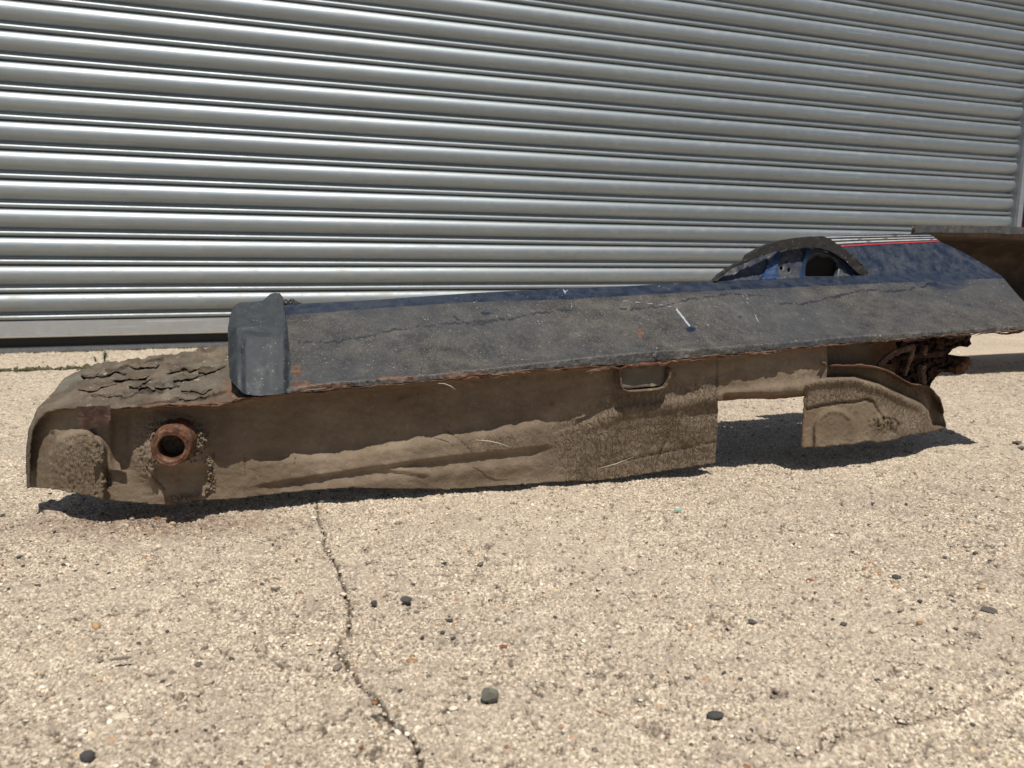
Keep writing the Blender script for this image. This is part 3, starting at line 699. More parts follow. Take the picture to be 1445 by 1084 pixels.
def v_face(px, py):
    t0 = seam_y(px); ty = T_y(px); by = bot_y(px)
    v = np.where(py < ty, vT(px), vT(px) + (vB(px) - vT(px)) * sstep((py - ty) / np.maximum(by - ty, 8)))
    # flute and step below the shadow line
    on = sstep((px - 330) / 80) * sstep((790 - px) / 40)
    v = v - .0085 * on * sstep((L1(px) - py) / 5 + .5) * sstep((py - ty + 4) / 22)
    v = v - .004 * on * np.exp(-((py - L1(px) - 22) / 11) ** 2)
    l2 = 664 + (px - 545) * .133; v = v - .004 * sstep((px - 535) / 15) * sstep((612 - px) / 15) * sstep((l2 - py) / 3 + .5) * sstep((py - l2 + 14) / 10)
    # rolled ledge on the right
    onr = sstep((px - 770) / 110)
    v = v - .0065 * onr * np.exp(-((py - LR(px)) / 7.5) ** 2) - .0035 * onr * sstep((py - LR(px)) / 8)
    v = v + .016 * sstep((px - 1018) / 6) * sstep((py - 553) / 11)
    v = v + .004 * onr * np.exp(-((py - LR(px) - 20) / 8) ** 2) * sstep((px - 960) / 20)
    # left end: brushed rim, mud block, recess, boss round the tube
    left = sstep((86 - px) / 8)
    blk = sstep((.5 - (np.hypot((px - 112) / 42, np.minimum(py - 650, 0) / 42) - 1) * 6))* sstep((152 - px) / 8)
    v = v * (1 - left) + left * .020
    v = v - blk * (1 - left * .8) * .018 + blk * (LUMP(px * .0014, py * .0018) * .0016 + .0004 * LUMP(px * .005, py * .005))
    v = v + .012 * np.exp(-(((px - 170) / 13) ** 4 + ((py - 615) / 46) ** 4))
    r = np.hypot(px - 238, py - 636)
    v = v - .026 * np.exp(-(r / 50) ** 4) * (1 - .95 * sstep((py - 652) / 10) * sstep((px - 214) / 10) * sstep((300 - px) / 10)) * (1 + .12 * LUMP(px * .004, py * .004))
    v = v - .012 * np.exp(-(((px - 283) / 9) ** 2 + ((py - 622) / 18) ** 2)) * (1 + .5 * LUMP(px * .008, py * .008))
    v = v - .006 * np.exp(-((seg_dist(px, py, [(296, 650), (298, 680), (286, 700), (255, 706)])) / 5) ** 2) * (1 + .5 * LUMP(px * .006, py * .006))
    for g_, wd, dp in grooves: v = v + dp * np.exp(-(seg_dist(px, py, g_) / (wd + .5)) ** 2)
    v = v + LUMP(px * .0016, py * .0016) * .00012 + MID(px * .0004, py * .0008) * .0004
    w_ = sstep((py - t0) / 5.0)
    return .0015 * (1 - w_) + v * w_ + nose(px)
def a_mc(px, py):
    m = sstep((px - 740) / 80) * sstep((py - T_y(px) + 12) / 20) * sstep((1016 - px) / 4) + .9 * np.exp(-(((px - 700) / 60) ** 2 + ((py - 622) / 12) ** 2))
    m = m + sstep((px - 1040) / 40) * .4 + .9 * np.exp(-(((px - 112) / 38) ** 4 + ((py - 655) / 40) ** 4))
    return np.clip(m, 0, 1)
def a_gr(px, py):
    q = np.zeros_like(px)
    for g_, wd, dp in grooves:
        if wd < 1.5: q = np.maximum(q, .9 * np.exp(-(seg_dist(px, py, g_) / (wd * .7)) ** 2))
    q = np.maximum(q, .5 * np.exp(-(((px - 566) / 14) ** 2 + ((py - 562 + (px - 566) * .3) / 4) ** 2)))
    return q
def a_fr(px, py):
    t0 = seam_y(px); q = .8 * np.exp(-((py - t0) / 5) ** 2)
    q = np.maximum(q, np.exp(-(((px - 779) / 4) ** 2 + ((py - 570) / 4) ** 2)))
    q = np.maximum(q, .9 * np.exp(-(((px - 240) / 16) ** 2 + ((py - 705) / 5) ** 2)))
    q = np.maximum(q, .9 * sstep((px - 1014) / 3) * np.exp(-((py - 562) / 4) ** 2) + .7 * np.exp(-(((px - 248) / 12) ** 2 + ((py - 676) / 10) ** 2)))
    return q
face_poly = [(x, float(seam_y(np.array([float(x)]))[0])) for x in list(range(52, 330, 12)) + list(range(330, 1134, 12))]
face_poly = [(42, 688), (41.7, 650), (43, 625), (47, 606)] + [(52, 594)] + face_poly[1:]
face_poly += [(1150, 488), (1166, 487), (1168, 516), (1166, 536), (1150, 545), (1137, 556), (1136, 559), (1110, 562), (1091, 563.6), (1060, 562.5), (1040, 564), (1016, 566.5), (1013, 566), (1013, 600), (1011, 630), (1009, 653.5)]
face_poly += [(x, float(bot_y(x))) for x in (980, 950, 923, 900, 880, 860, 835, 799, 765, 732, 700, 665, 632, 600, 560, 530, 500, 475, 450, 425, 400, 365, 330, 310, 292, 272, 252, 239, 215, 186, 165, 143, 110, 90, 75)]
sheet('inner_face', face_poly, v_face, M_mud, car, step=2.3, bstep=2.6, thick=.0018, jit=.35,
      attrs=dict(mudcrack=a_mc, crack=a_gr, rust=a_fr))['label'] = 'mud-caked inside face with pressed flutes and drying cracks'

# separate torn flap on the right
ridge = keys((1130, 540), (1150, 534), (1166, 532), (1205, 531), (1240, 541), (1266, 554), (1300, 569), (1310, 580), (1316, 600))
ftop = keys((1131, 538), (1137, 532), (1152, 520), (1160, 513), (1166, 516), (1200, 516), (1233, 517.5), (1249, 522), (1286, 542), (1312, 547), (1326, 566), (1337, 600))
flap_poly = [(1131.5, 632), (1133, 600), (1135, 560), (1136.5, 543), (1150, 540), (1160, 532), (1161, 520), (1160, 512), (1164, 512), (1168, 517), (1185, 516), (1200, 517), (1216, 515), (1233, 518), (1249, 523), (1260, 527), (1275, 537), (1286, 542.5), (1300, 544), (1312, 547.5),
             (1322, 556), (1327, 566), (1331, 583), (1335, 600), (1335, 603), (1322, 608), (1311, 611), (1298, 612.5), (1286, 614), (1266, 620), (1246, 623.7), (1238, 625), (1226, 622), (1206, 627), (1170, 630)]
fcr = [[(1139, 577), (1160, 572), (1185, 568), (1205, 567), (1222, 563), (1233, 567), (1237, 578), (1248, 590), (1262, 592), (1268, 600), (1262, 610)]]
def v_flap(px, py):
    base = IP(px, [1131, 1180, 1240, 1308, 1318, 1337], [.014, .014, .020, .050, .066, .080])
    rd = ridge(px); tp = ftop(px)
    below = sstep((py - rd) / 6 + .5)
    edge = IP(px, [1131, 1160, 1240, 1300, 1337], [.016, .004, .006, .040, .075])
    rec = base + .030 * sstep((px - 1145) / 20)
    w_ = sstep((py - tp) / 4)
    v = (edge * (1 - w_) + rec * w_) * (1 - below) + base * below
    v = v - .007 * np.exp(-((py - rd - 6) / 8) ** 2) * sstep((1310 - px) / 20)
    a = np.hypot((px - 1178) / 27, np.minimum(py - 605, 0) / 26)
    v = v - .006 * sstep((1.15 - a) / .3) * sstep((1230 - px) / 20)
    v = v - .004 * np.exp(-((a - 1) / .12) ** 2) * (py > 575)
    v = v - .010 * np.exp(-(((px - 1250) / 17) ** 2 + ((py - 596) / 15) ** 2)) * (1 + .4 * LUMP(px * .004, py * .004)) + .006 * np.exp(-(((px - 1253) / 7) ** 2 + ((py - 603) / 10) ** 2))
    cr = fcr[0]; yl = IP(px, [q[0] for q in cr[:7]], [q[1] for q in cr[:7]]); v = v - .0035 * sstep((yl - py) / 1.5 + .5) * sstep((1236 - px) / 4) * sstep((px - 1136) / 5) * below
    for c in fcr: v = v + .003 * np.exp(-(seg_dist(px, py, c) / 1.6) ** 2)
    v = v + .012 * sstep((px - 1306) / 10) * below
    return v + LUMP(px * .002, py * .002) * .0006
def a_fc(px, py): return .9 * np.exp(-(seg_dist(px, py, densify(fcr[0], 4, .6, False)) / 1.1) ** 2)
def a_fmc(px, py):
    yl = IP(px, [1139, 1185, 1222, 1237], [577, 568, 563, 578]); return np.clip(sstep((yl - py) / 4) * sstep((py - ridge(px)) / 5) + sstep((px - 1245) / 20), 0, 1)
sheet('torn_flap', flap_poly, v_flap, M_mud, car, step=2.2, bstep=2.4, thick=.0018, jit=.35, attrs=dict(mudcrack=a_fmc, crack=a_fc, rust=lambda a, b: .8 * np.exp(-((b - ftop(a)) / 4) ** 2) + .6 * np.exp(-((a - 1133) / 3) ** 2)))
sheet('inner_sill_wall', [(1130, 486), (1200, 482), (1262, 476), (1268, 500), (1262, 530), (1230, 530), (1180, 530), (1137, 536)], lambda a, b: IP(a, [1130, 1260], [.030, .060]) + MID(a * .0006, b * .0006) * .001, M_mud, car, step=5, thick=.0015,
      attrs=dict(mudcrack=lambda a, b: .3 + 0 * a, crack=lambda a, b: 0 * a, rust=lambda a, b: sstep((a - 1215) / 30)))
# rusted claw bracket on the right
claw = [(1232, 480), (1280, 474), (1330, 470), (1366, 470.5), (1371, 474), (1369, 480), (1372, 486), (1366, 490), (1352, 489), (1345, 492), (1341, 497), (1338, 500), (1338, 506), (1347, 508), (1358, 505), (1368, 505), (1368, 511), (1364, 516), (1366, 520),
        (1356, 528.5), (1345, 526), (1329, 526), (1322, 531), (1316, 539), (1312, 549), (1300, 548), (1282, 545), (1262, 534), (1246, 522), (1238, 505)]
sheet('claw_plate', claw, lambda a, b: .095 + MID(a * .0012, b * .0012) * .004, M_rust_shade, car, step=3, skirt=.05, thick=0, jit=.6)
def bar(name, pts, wd, mat, thick=.006):
    bm = bmesh.new(); pp = [Vector(P(*p)) for p in pts]
    up_ = Vector((0, 0, 1)); fwd = Vector((N2[0], N2[1], 0)); rings = []
    for i, p in enumerate(pp):
        d = (pp[min(i + 1, len(pp) - 1)] - pp[max(i - 1, 0)]).normalized(); s = d.cross(fwd).normalized()
        wv = wd * random.uniform(.85, 1.15)
        j = lambda: Vector((random.uniform(-1, 1), random.uniform(-1, 1), random.uniform(-1, 1))) * .0008
        rings.append([bm.verts.new(p + s * a * wv + fwd * b * thick + j()) for a, b in ((-.5, -.35), (-.3, -.5), (.3, -.5), (.5, -.3), (.5, .5), (-.5, .5))])
    for a, b in zip(rings[:-1], rings[1:]):
        for k in range(6): bm.faces.new((a[k], a[(k + 1) % 6], b[(k + 1) % 6], b[k]))
    bm.faces.new(rings[0][::-1]); bm.faces.new(rings[-1])
    return bmobj(name, bm, mat, car, False)
def lerp_pts(pts, n=5):
    o = []
    for a, b in zip(pts[:-1], pts[1:]):
        for k in range(n): o.append(tuple(a[i] + (b[i] - a[i]) * k / n + (random.uniform(-.5, .5) if k and i < 2 else 0) for i in range(3)))
    return o + [pts[-1]]
bar('rust_strut', lerp_pts([(1240, 517, .03), (1250, 507, .028), (1262, 498, .026), (1276, 493, .026), (1290, 489, .028)]), .0105, M_rustpink, .005)
bar('rust_strut', lerp_pts([(1289, 489, .028), (1287, 500, .03), (1282, 514, .035), (1276, 530, .04)]), .0075, M_rustpink, .005)
bar('rust_strut', lerp_pts([(1302, 515, .045), (1301, 528, .045), (1303, 542, .048)]), .009, M_rustpink, .010)
bar('rust_strut', lerp_pts([(1305, 487, .05), (1303, 501, .05)]), .008, M_rustpink, .010)
bar('rust_strut', lerp_pts([(1345, 523, .08), (1356, 519, .075), (1366, 507, .07)]), .013, M_rust, .014)
bar('rust_strut', lerp_pts([(1268, 524, .05), (1278, 516, .045), (1284, 505, .04)]), .006, M_rust, .010)
bar('rust_strut', lerp_pts([(1255, 510, .05), (1268, 505, .06), (1330, 498, .08)]), .010, M_rust_shade, .010)

# rusty welded seam along the lower edge of the panel: upper lip and flaking lower layers
def seam(name, x0, x1, yo, mat, vo, hpx, jit, depth=.012, step=4):
    n = int((x1 - x0) / step); vs = []; fs = []
    ph = rng.uniform(0, 9, 4)
    for i in range(n + 1):
        x = x0 + (x1 - x0) * i / n
        yb = float(seam_y(np.array([x]))[0]) + yo + jit * (math.sin(x * .11 + ph[0]) + .6 * math.sin(x * .31 + ph[1])) + rng.normal(0, jit * .35)
        hh = hpx * (.75 + .35 * math.sin(x * .07 + ph[2]) + rng.normal(0, .12))
        taper = min(1, (i + .3) / 4, (n - i + .3) / 4)
        v = vo + .0012 * math.sin(x * .17 + ph[3]) + rng.normal(0, .0005)
        for (dy, dv) in ((-.5, depth), (-.5, 0), (-.1, -.0012), (.35, -.0008), (.5, .001), (.5, depth)):
            vs.append(P(x, yb + dy * hh * taper, v + dv))
    for i in range(n):
        for k in range(6):
            a = i * 6 + k; b = i * 6 + (k + 1) % 6; fs.append((a, b, b + 6, a + 6))
    fs.append(tuple(range(6))[::-1]); fs.append(tuple(n * 6 + k for k in range(6)))
    return link(name, mesh(name, vs, fs), mat, car, False)
M_seam = mat_rust('rusty seam with paint remains', (.04, .026, .02), (.115, .068, .046), (.27, .215, .17))
seam('seam_lip', 398, 1134, 1.2, M_seam, -.0035, 2.4, .5)
seam('seam_lip', 1134, 1476, .8, M_seam, -.003, 2.4, .7)
seam('rust_flake', 645, 760, 3.2, M_rust, -.0045, 3.4, 1.2)
seam('rust_flake', 850, 1000, 3.5, M_rust, -.006, 5.0, 1.2)
seam('rust_flake', 760, 850, 2.6, M_rust, -.004, 3.0, .9)
seam('rust_flake', 1000, 1110, 3.0, M_seam, -.004, 3.4, 1.1)
seam('rust_flake', 1200, 1370, 2.2, M_rust_shade, -.003, 4, 1.2)
seam('rust_flake', 1375, 1470, 2.5, M_rust_shade, -.002, 3.5, 1.3)
seam('seam_lip', 150, 398, .4, M_seam, -.003, 2.6, .9)
seam('rust_flake', 225, 330, 2.0, M_rust, -.004, 3.4, 1.0)
seam('rust_flake', 420, 520, 2.2, M_rust_shade, -.003, 2.6, .9)

M_mudrim = mat_rust('muddy pitted bracket steel', (.06, .042, .03), (.14, .105, .075), (.26, .21, .16))
# bracket tray hanging under the seam
tray = [(871, 519), (871.5, 530), (873, 542), (876, 548.5), (884, 551), (905, 550), (925, 548), (934, 545.5), (938.5, 539), (941, 530), (942, 518)]
band('drain_bracket', densify(tray, 2, 0, False), .002, .024, M_mudrim, car, .0026)
sheet('bracket_back', [(873, 516), (941, 514), (939, 536), (932, 544), (884, 549), (876, 545)], lambda a, b: .013 + .0003 * (b - 530) * (b > 530) * -1, mat_plain('muddy tray steel', (.15, .125, .095), .85, 0, 60), car, step=5, thick=.0015)
bar('bent_edge_strip', lerp_pts([(826, 526, -.006), (845, 521.5, -.006), (866, 518, -.005)]), .004, M_seam, .003)

# tube -----------------------------------------------------------------
def lathe(name, prof_, c, axis, mat, parent, seg=56, jit=0.0):
    ax = Vector(axis).normalized(); s = ax.cross(Vector((0, 0, 1))).normalized(); t = s.cross(ax); c = Vector(c); vs = []; fs = []
    n = len(prof_)
    for k in range(seg):
        a = 2 * math.pi * k / seg
        for r, d in prof_:
            rr = r * (1 + jit * math.sin(3 * a + 1) * .5 + jit * math.sin(7 * a + d * 200) * .5 + rng.normal(0, jit * .35)); vs.append(c + (s * math.cos(a) + t * math.sin(a)) * rr + ax * (d + rng.normal(0, jit * .01)))
    for k in range(seg):
        for j in range(n - 1):
            a = k * n + j; b = ((k + 1) % seg) * n + j; fs.append((a, b, b + 1, a + 1))
    return link(name, mesh(name, vs, fs), mat, parent)
tc = P(241, 632.5, -.026); r0 = 31 / FPX * 1.0 * .93
M_tube = mat_rust('thick orange brown tube rust', (.028, .014, .011), (.13, .062, .036), (.30, .20, .145))
tube = lathe('jack_tube', [(.0160, .075), (.0152, .03), (.0150, .004), (.0156, .0005), (.0175, -.0012), (.0190, .0006), (.0206, -.0010), (.0222, .0004), (.0232, .003), (.0236, .008), (.0226, .012), (.0232, .018), (.0240, .03), (.0275, .055), (.034, .075)], tc, (N2[0], N2[1], -.02), M_tube, car, seg=90, jit=.022)
tube['label'] = 'short open rusty tube'
bm = bmesh.new(); bmesh.ops.create_circle(bm, cap_ends=True, radius=.0172, segments=24)
cap = bmobj('tube_end_wall', bm, M_rust_shade, car, False); cap.location = Vector(tc) + Vector((N2[0], N2[1], 0)) * .072; cap.rotation_euler = (math.pi / 2, 0, yaw_of(U2))
# rusty tab
sheet('rusty_tab', [(108, 574), (135, 573.5), (154, 572.5), (156, 583), (156, 590), (151, 597), (138, 602), (122, 606.5), (113, 606), (110, 590)], lambda a, b: -.016 + (b - 574) * .0002 + .004 * np.sin(a * .1), M_rustpink, car, step=4, skirt=.004, thick=0, jit=.4)
# mud crumbs round the boss, joined
def crumbs(name, spots, mat, parent, n, rad, r0=.0015, r1=.004):
    vs, fs = [], []
    bm = bmesh.new(); bmesh.ops.create_icosphere(bm, subdivisions=1, radius=1); iv = np.array([tuple(v.co) for v in bm.verts]); ifc = [tuple(v.index for v in f.verts) for f in bm.faces]; bm.free()
    for _ in range(n):
        x, y = random.choice(spots); x += rng.normal(0, rad); y += rng.normal(0, rad)
        v = float(v_face(np.array([x]), np.array([y]))[0]); p = P(x, y, v); s = rng.uniform(r0, r1)
        m = rng.standard_normal((3, 3)) * .25 + np.eye(3); q = iv @ m * s + p; b = len(vs); vs += [tuple(k) for k in q]; fs += [tuple(b + i for i in f) for f in ifc]
    return link(name, mesh(name, vs, fs, dict(mudcrack=np.zeros(len(vs)), crack=np.zeros(len(vs)), rust=np.zeros(len(vs)))), mat, parent)
o = crumbs('mud_crumbs', [(276, 605), (282, 612), (286, 622), (283, 632), (278, 640), (290, 616), (272, 598), (213, 612), (225, 600), (250, 594), (296, 655), (298, 672), (295, 690), (284, 700), (262, 705), (248, 706), (153, 683), (150, 670)], M_mud, car, 420, 3.2, .0007, .0026); o['kind'] = 'stuff'

# ------------------------------------------------------------------ second panel, behind on the right
def Q(s, back, h): # along the same heading, 'back' metres from its front rim
    base_ = np.array([1.10, 2.12]); q = base_ + SU * s + SN * back; return (q[0], q[1], h)
sec = [(.0, .437), (-.006, .430), (-.004, .412), (.012, .408), (.06, .412), (.18, .405), (.27, .375), (.29, .32), (.25, .26), (.15, .222), (.02, .205), (.0, .195)]
vs, fs = [], []; ns = 60
for i in range(ns + 1):
    s = -.03 + 1.91 * i / ns
    for k, (b_, h_) in enumerate(sec):
        drop = max(0, s - .95) * .0
        sg = 1 + .0 * s
        vs.append(Q(s, b_ + .003 * math.sin(s * 9 + k), h_ + .0035 * math.sin(s * 5 + k * .5) + rng.normal(0, .0006)))
m = len(sec)
for i in range(ns):
    for k in range(m - 1): fs.append((i * m + k, (i + 1) * m + k, (i + 1) * m + k + 1, i * m + k + 1))
part2 = bpy.data.objects.new('car_body_panel', None); C.objects.link(part2)
top(part2, 'second rusty car panel seen from its hollow brown inside, behind the blue wing', 'car part')
ones = np.zeros(len(vs))
t_ = NT('brown rusty panel inside'); cc = t_.ramp(t_.noise(16, 6, .7), [(.3, (.035, .024, .016)), (.55, (.085, .058, .038)), (.75, (.14, .10, .07))]); M_in2 = t_.out(cc, .85, 0, t_.bump(t_.noise(60, 5, .7), .003, .6))
sh = link('hollow_shell', mesh('hollow_shell', vs, fs), M_in2, part2); solid(sh, .003, 1)
rim = []; rf = []
sec2 = [(-.010, .4385), (-.0105, .4195), (-.0075, .4190), (-.007, .4375)]
for i in range(ns + 1):
    s = -.03 + 1.91 * i / ns
    for (b_, h_) in sec2: rim.append(Q(s, b_ + .003 * math.sin(s * 9), h_ + .0035 * math.sin(s * 5) + rng.normal(0, .0008)))
for i in range(ns):
    for k in range(4): rf.append((i * 4 + k, i * 4 + (k + 1) % 4, (i + 1) * 4 + (k + 1) % 4, (i + 1) * 4 + k))
rf += [(3, 2, 1, 0), (ns * 4, ns * 4 + 1, ns * 4 + 2, ns * 4 + 3)]
link('rim_flange', mesh('rim_flange', rim, rf), mat_paint('scuffed blue grey rim', (.03, .034, .042), .5, .7, (.12, .115, .10)), part2, False)
# it stands on a cross piece outside the frame and on a stub leg behind the wing
for s, lab in ((1.55, 'support_rib'), (.0, 'support_rib')):
    bm = bmesh.new()
    tube_bm(bm, [Q(s, .22, .0), Q(s, .20, .15), Q(s, .18, .268)], [.03, .026, .03], 8); 
    if s > 1: bmobj(lab, bm, M_rust_shade, part2)
    else: bm.free()

# ------------------------------------------------------------------ loose stones and litter
def rock_mesh(name, sub, seed, sx, sy, sz, facets=0, jag=.12):
    bm = bmesh.new(); bmesh.ops.create_icosphere(bm, subdivisions=sub, radius=1); r = np.random.default_rng(seed)
    pl = r.standard_normal((facets, 3)); pl /= np.linalg.norm(pl, axis=1)[:, None] if facets else 1
    ph = r.uniform(0, 6, 6)
    for v in bm.verts:
        p = np.array(v.co)
        for q in pl:
            d = p @ q
            if d > .62: p = p - q * (d - .62)
        n_ = 1 + jag * (math.sin(p[0] * 2.3 + ph[0]) + math.sin(p[1] * 2.9 + ph[1]) + math.sin(p[2] * 2.5 + ph[2])) * .5 + r.normal(0, jag * .12)
        p = p * n_; v.co = Vector((p[0] * sx, p[1] * sy, p[2] * sz))
    me = bpy.data.meshes.new(name); bm.to_mesh(me); bm.free(); me.polygons.foreach_set('use_smooth', np.ones(len(me.polygons), bool)) if facets == 0 else None
    return me
MS_grey = mat_stone('grey green stone', (.13, .135, .115), (.20, .20, .165), 200)
MS_dark = mat_stone('dark grey stone', (.045, .044, .046), (.10, .096, .09), 250)
MS_mid = mat_stone('mid grey stone', (.07, .066, .062), (.13, .12, .105), 250)
MS_brown = mat_stone('orange brown stone', (.26, .11, .045), (.38, .20, .09), 250)
MS_red = mat_stone('rusty red flake', (.17, .055, .03), (.28, .11, .06), 250)
MS_cream = mat_stone('cream flint', (.60, .52, .38), (.72, .66, .52), 250)
MS_teal = mat_stone('pale green plastic', (.10, .34, .24), (.2, .45, .34), 100)
def place(name, me, mat, px, py, wpx, label, cat='stone', sz=.6, group=None, rz=None, sink=.25, asp=1.0):
    g = G(px, py); me = me.copy() if not me.materials else me
    if not me.materials: me.materials.append(mat)
    o = bpy.data.objects.new(name, me); C.objects.link(o)
    s = wpx / FPX * math.hypot(g[0], g[1], ) * .5 * .97
    o.scale = (s, s * asp, s * sz); o.rotation_euler = (random.uniform(-.15, .15), random.uniform(-.15, .15), random.uniform(0, 6.28) if rz is None else rz)
    o.location = (g[0], g[1], float(gz(g[0], g[1])) + s * sz * (1 - sink))
    top(o, label, cat, group); return o
rk = [rock_mesh('pebble', 2, i, 1, .75, .8, f, j) for i, (f, j) in enumerate([(0, .2), (5, .12), (0, .3), (8, .1), (3, .2), (9, .12)])]
def mk(i, mat):
    m_ = rk[i].copy(); m_.materials.append(mat); return m_
big = rock_mesh('stone', 4, 23, 1, .85, .9, 9, .08); big.materials.append(MS_grey); 
place('stone', big, None, 690, 995, 32, 'largest grey green angular stone in the foreground, right of the crack', 'stone', 1.0, rz=.5, sink=.12)
place('stone', mk(5, MS_dark), None, 572, 855, 21, 'dark wedge-shaped stone, right one of the two beside the crack', 'stone', .75, rz=.5)
place('stone', mk(3, MS_dark), None, 528, 857, 14, 'dark blocky stone, left one of the two beside the crack', 'stone', 1.0, rz=.2)
place('stone', mk(0, MS_dark), None, 1010, 1013, 24, 'flat black oval pebble alone low in the right half', 'stone', .55, rz=-.15)
place('stone', mk(2, MS_dark), None, 124, 1072, 22, 'dark blurred pebble at the bottom left edge of the picture', 'stone', .7, rz=.3)
place('stone', mk(4, MS_dark), None, 1264, 815, 14, 'round black pebble, darkest in the right part of the yard', 'stone', .8)
place('stone', mk(1, MS_mid), None, 1061, 881, 15, 'slanting dark grey pebble in the right centre of the yard', 'stone', .6, rz=-.6)
place('stone', mk(1, MS_mid), None, 1190, 882, 11, 'small squarish grey pebble below the rusty leaf-coloured chip', 'stone', .8)
place('stone', mk(2, MS_mid), None, 662, 991, 9, 'tiny dark pebble just left of the largest grey stone', 'stone', .8)
place('stone', mk(3, MS_dark), None, 527, 1010, 15, 'black flat chip lying right beside the lower part of the crack', 'stone', .45, rz=-.6)
place('stone_chip', mk(3, MS_mid), None, 1435, 626, 16, 'flat grey chip at the right edge, beyond the torn flap', 'stone', .3, rz=-.2)
place('stone_chip', mk(5, MS_mid), None, 1441, 633, 12, 'smaller grey sliver just in front of the flat chip at the right edge', 'stone', .3, rz=-.2)
place('rust_flake', mk(5, MS_red), None, 709, 915, 17, 'square rusty red flake right of the crack, above the largest stone', 'rust flake', .16, sink=0, rz=.1)
place('flint', mk(2, MS_cream), None, 171, 1010, 28, 'large cream and orange flint set in the concrete at lower left', 'stone', .35, rz=.2, sink=.75)
place('flint', mk(0, MS_brown), None, 528, 993, 12, 'honey-coloured flint touching the crack near the bottom', 'stone', .35, sink=.6)
place('flint', mk(3, MS_cream), None, 578, 1010, 14, 'yellowish upright flint in the broken hollow of the crack', 'stone', .8, rz=1.2, sink=.5)
place('flint', mk(3, MS_cream), None, 496, 954, 12, 'white flint in the crack, where the crack bends right', 'stone', .6, sink=.4)
place('flint', mk(0, MS_brown), None, 582, 925, 8, 'bright orange flint right of the crack', 'stone', .5, sink=.4)
place('flint', mk(0, MS_brown), None, 1228, 795, 11, 'orange flint chip above the round black pebble', 'stone', .4, sink=.4)
place('rust_flake', mk(3, MS_red), None, 1143, 818, 14, 'rust brown leaf-shaped flake right of centre', 'rust flake', .25, sink=.2, rz=0)
place('rust_flake', mk(3, MS_red), None, 925, 841, 9, 'small round rust brown crumb in the middle of the yard', 'rust flake', .4)
place('stone', mk(2, MS_brown), None, 856, 1011, 8, 'small orange brown pebble left of the flat black oval one', 'stone', .8)
place('stone_chip', mk(5, MS_mid), None, 1394, 862, 26, 'wide flat grey chip embedded near the right edge', 'stone', .22, rz=.1, sink=.6)
place('twig', rock_mesh('twig', 2, 5, 1, .16, .16), mat_plain('grey twig', (.16, .14, .12)), 171, 943, 30, 'short grey twig lying on the concrete at left', 'twig', 1.0, rz=.22)
o = place('plastic_bit', rock_mesh('plastic_bit', 2, 6, 1, .35, .3), MS_teal, 957, 725, 11, 'pale green plastic fragment in front of the sill', 'plastic fragment', 1.0, rz=-.05)
o = place('grass_blade', rock_mesh('grass_blade', 2, 8, 1, .08, .06), mat_plain('green grass blade', (.05, .12, .03)), 778, 699, 16, 'bent green grass blade on the concrete before the mud face', 'grass blade', 1.0, rz=.9)
for a_, b_, w_, l_ in ((222, 733, 12, 'brown rust flake fallen under the left end, farthest left of the heap'), (240, 737, 14, 'long red brown rust flake under the rusty tube'), (268, 733, 16, 'brown rust flake under the sill, right end of the fallen heap')):
    place('rust_flake', mk(3, MS_red), None, a_, b_, w_, l_, 'rust flake', .25, sink=.1, rz=.1)
place('paint_chip', mk(5, mat_stone('grey blue paint chip', (.16, .22, .26), (.25, .30, .32))), None, 253, 731, 10, 'pale grey blue paint chip among the rust flakes under the tube', 'paint chip', .2, sink=.1)
spots = [(630, 793), (627, 794), (531, 747), (583, 825.5), (700, 832), (661, 840), (624.5, 895), (596, 901), (369, 824), (389, 834), (385, 768), (452, 916), (565, 974), (4, 729), (301.5, 728), (236, 890), (359, 897), (327, 931), (229, 965), (249, 1031.5),
         (196, 911.6), (290, 1031), (71, 785), (27, 786), (1150, 841), (1075, 816), (1071, 792), (1231, 712), (1278.6, 712.5), (1314, 973), (1297.5, 850), (1223, 847), (1270, 865.5), (1363, 1003), (1238, 962), (1372, 1022), (1148.5, 973), (1348, 888),
         (913, 764), (860, 913), (873.6, 921), (783.5, 873.5), (1016, 795), (829, 951.6), (91, 724), (33, 800), (420, 870), (640, 902), (90, 800), (107, 806), (154, 810), (137, 800), (690, 850), (752, 1040), (610, 1064), (943, 952), (1022, 950), (1045, 957), (1405, 800), (1397, 792), (1180, 756), (1120, 770), (12, 835), (310, 780), (455, 930)]
bodies = [mk(0, MS_dark), mk(1, MS_dark), mk(2, MS_dark), mk(4, MS_dark), mk(5, MS_mid)]
for (px, py) in spots:
    place('pebble', random.choice(bodies), None, px, py, random.uniform(6, 10) * (.6 + .4 * (py - 560) / 450), 'small dark pebble lying loose on the pale concrete', 'pebble', random.uniform(.5, .8), 'small dark pebbles scattered over the yard', sink=.3)

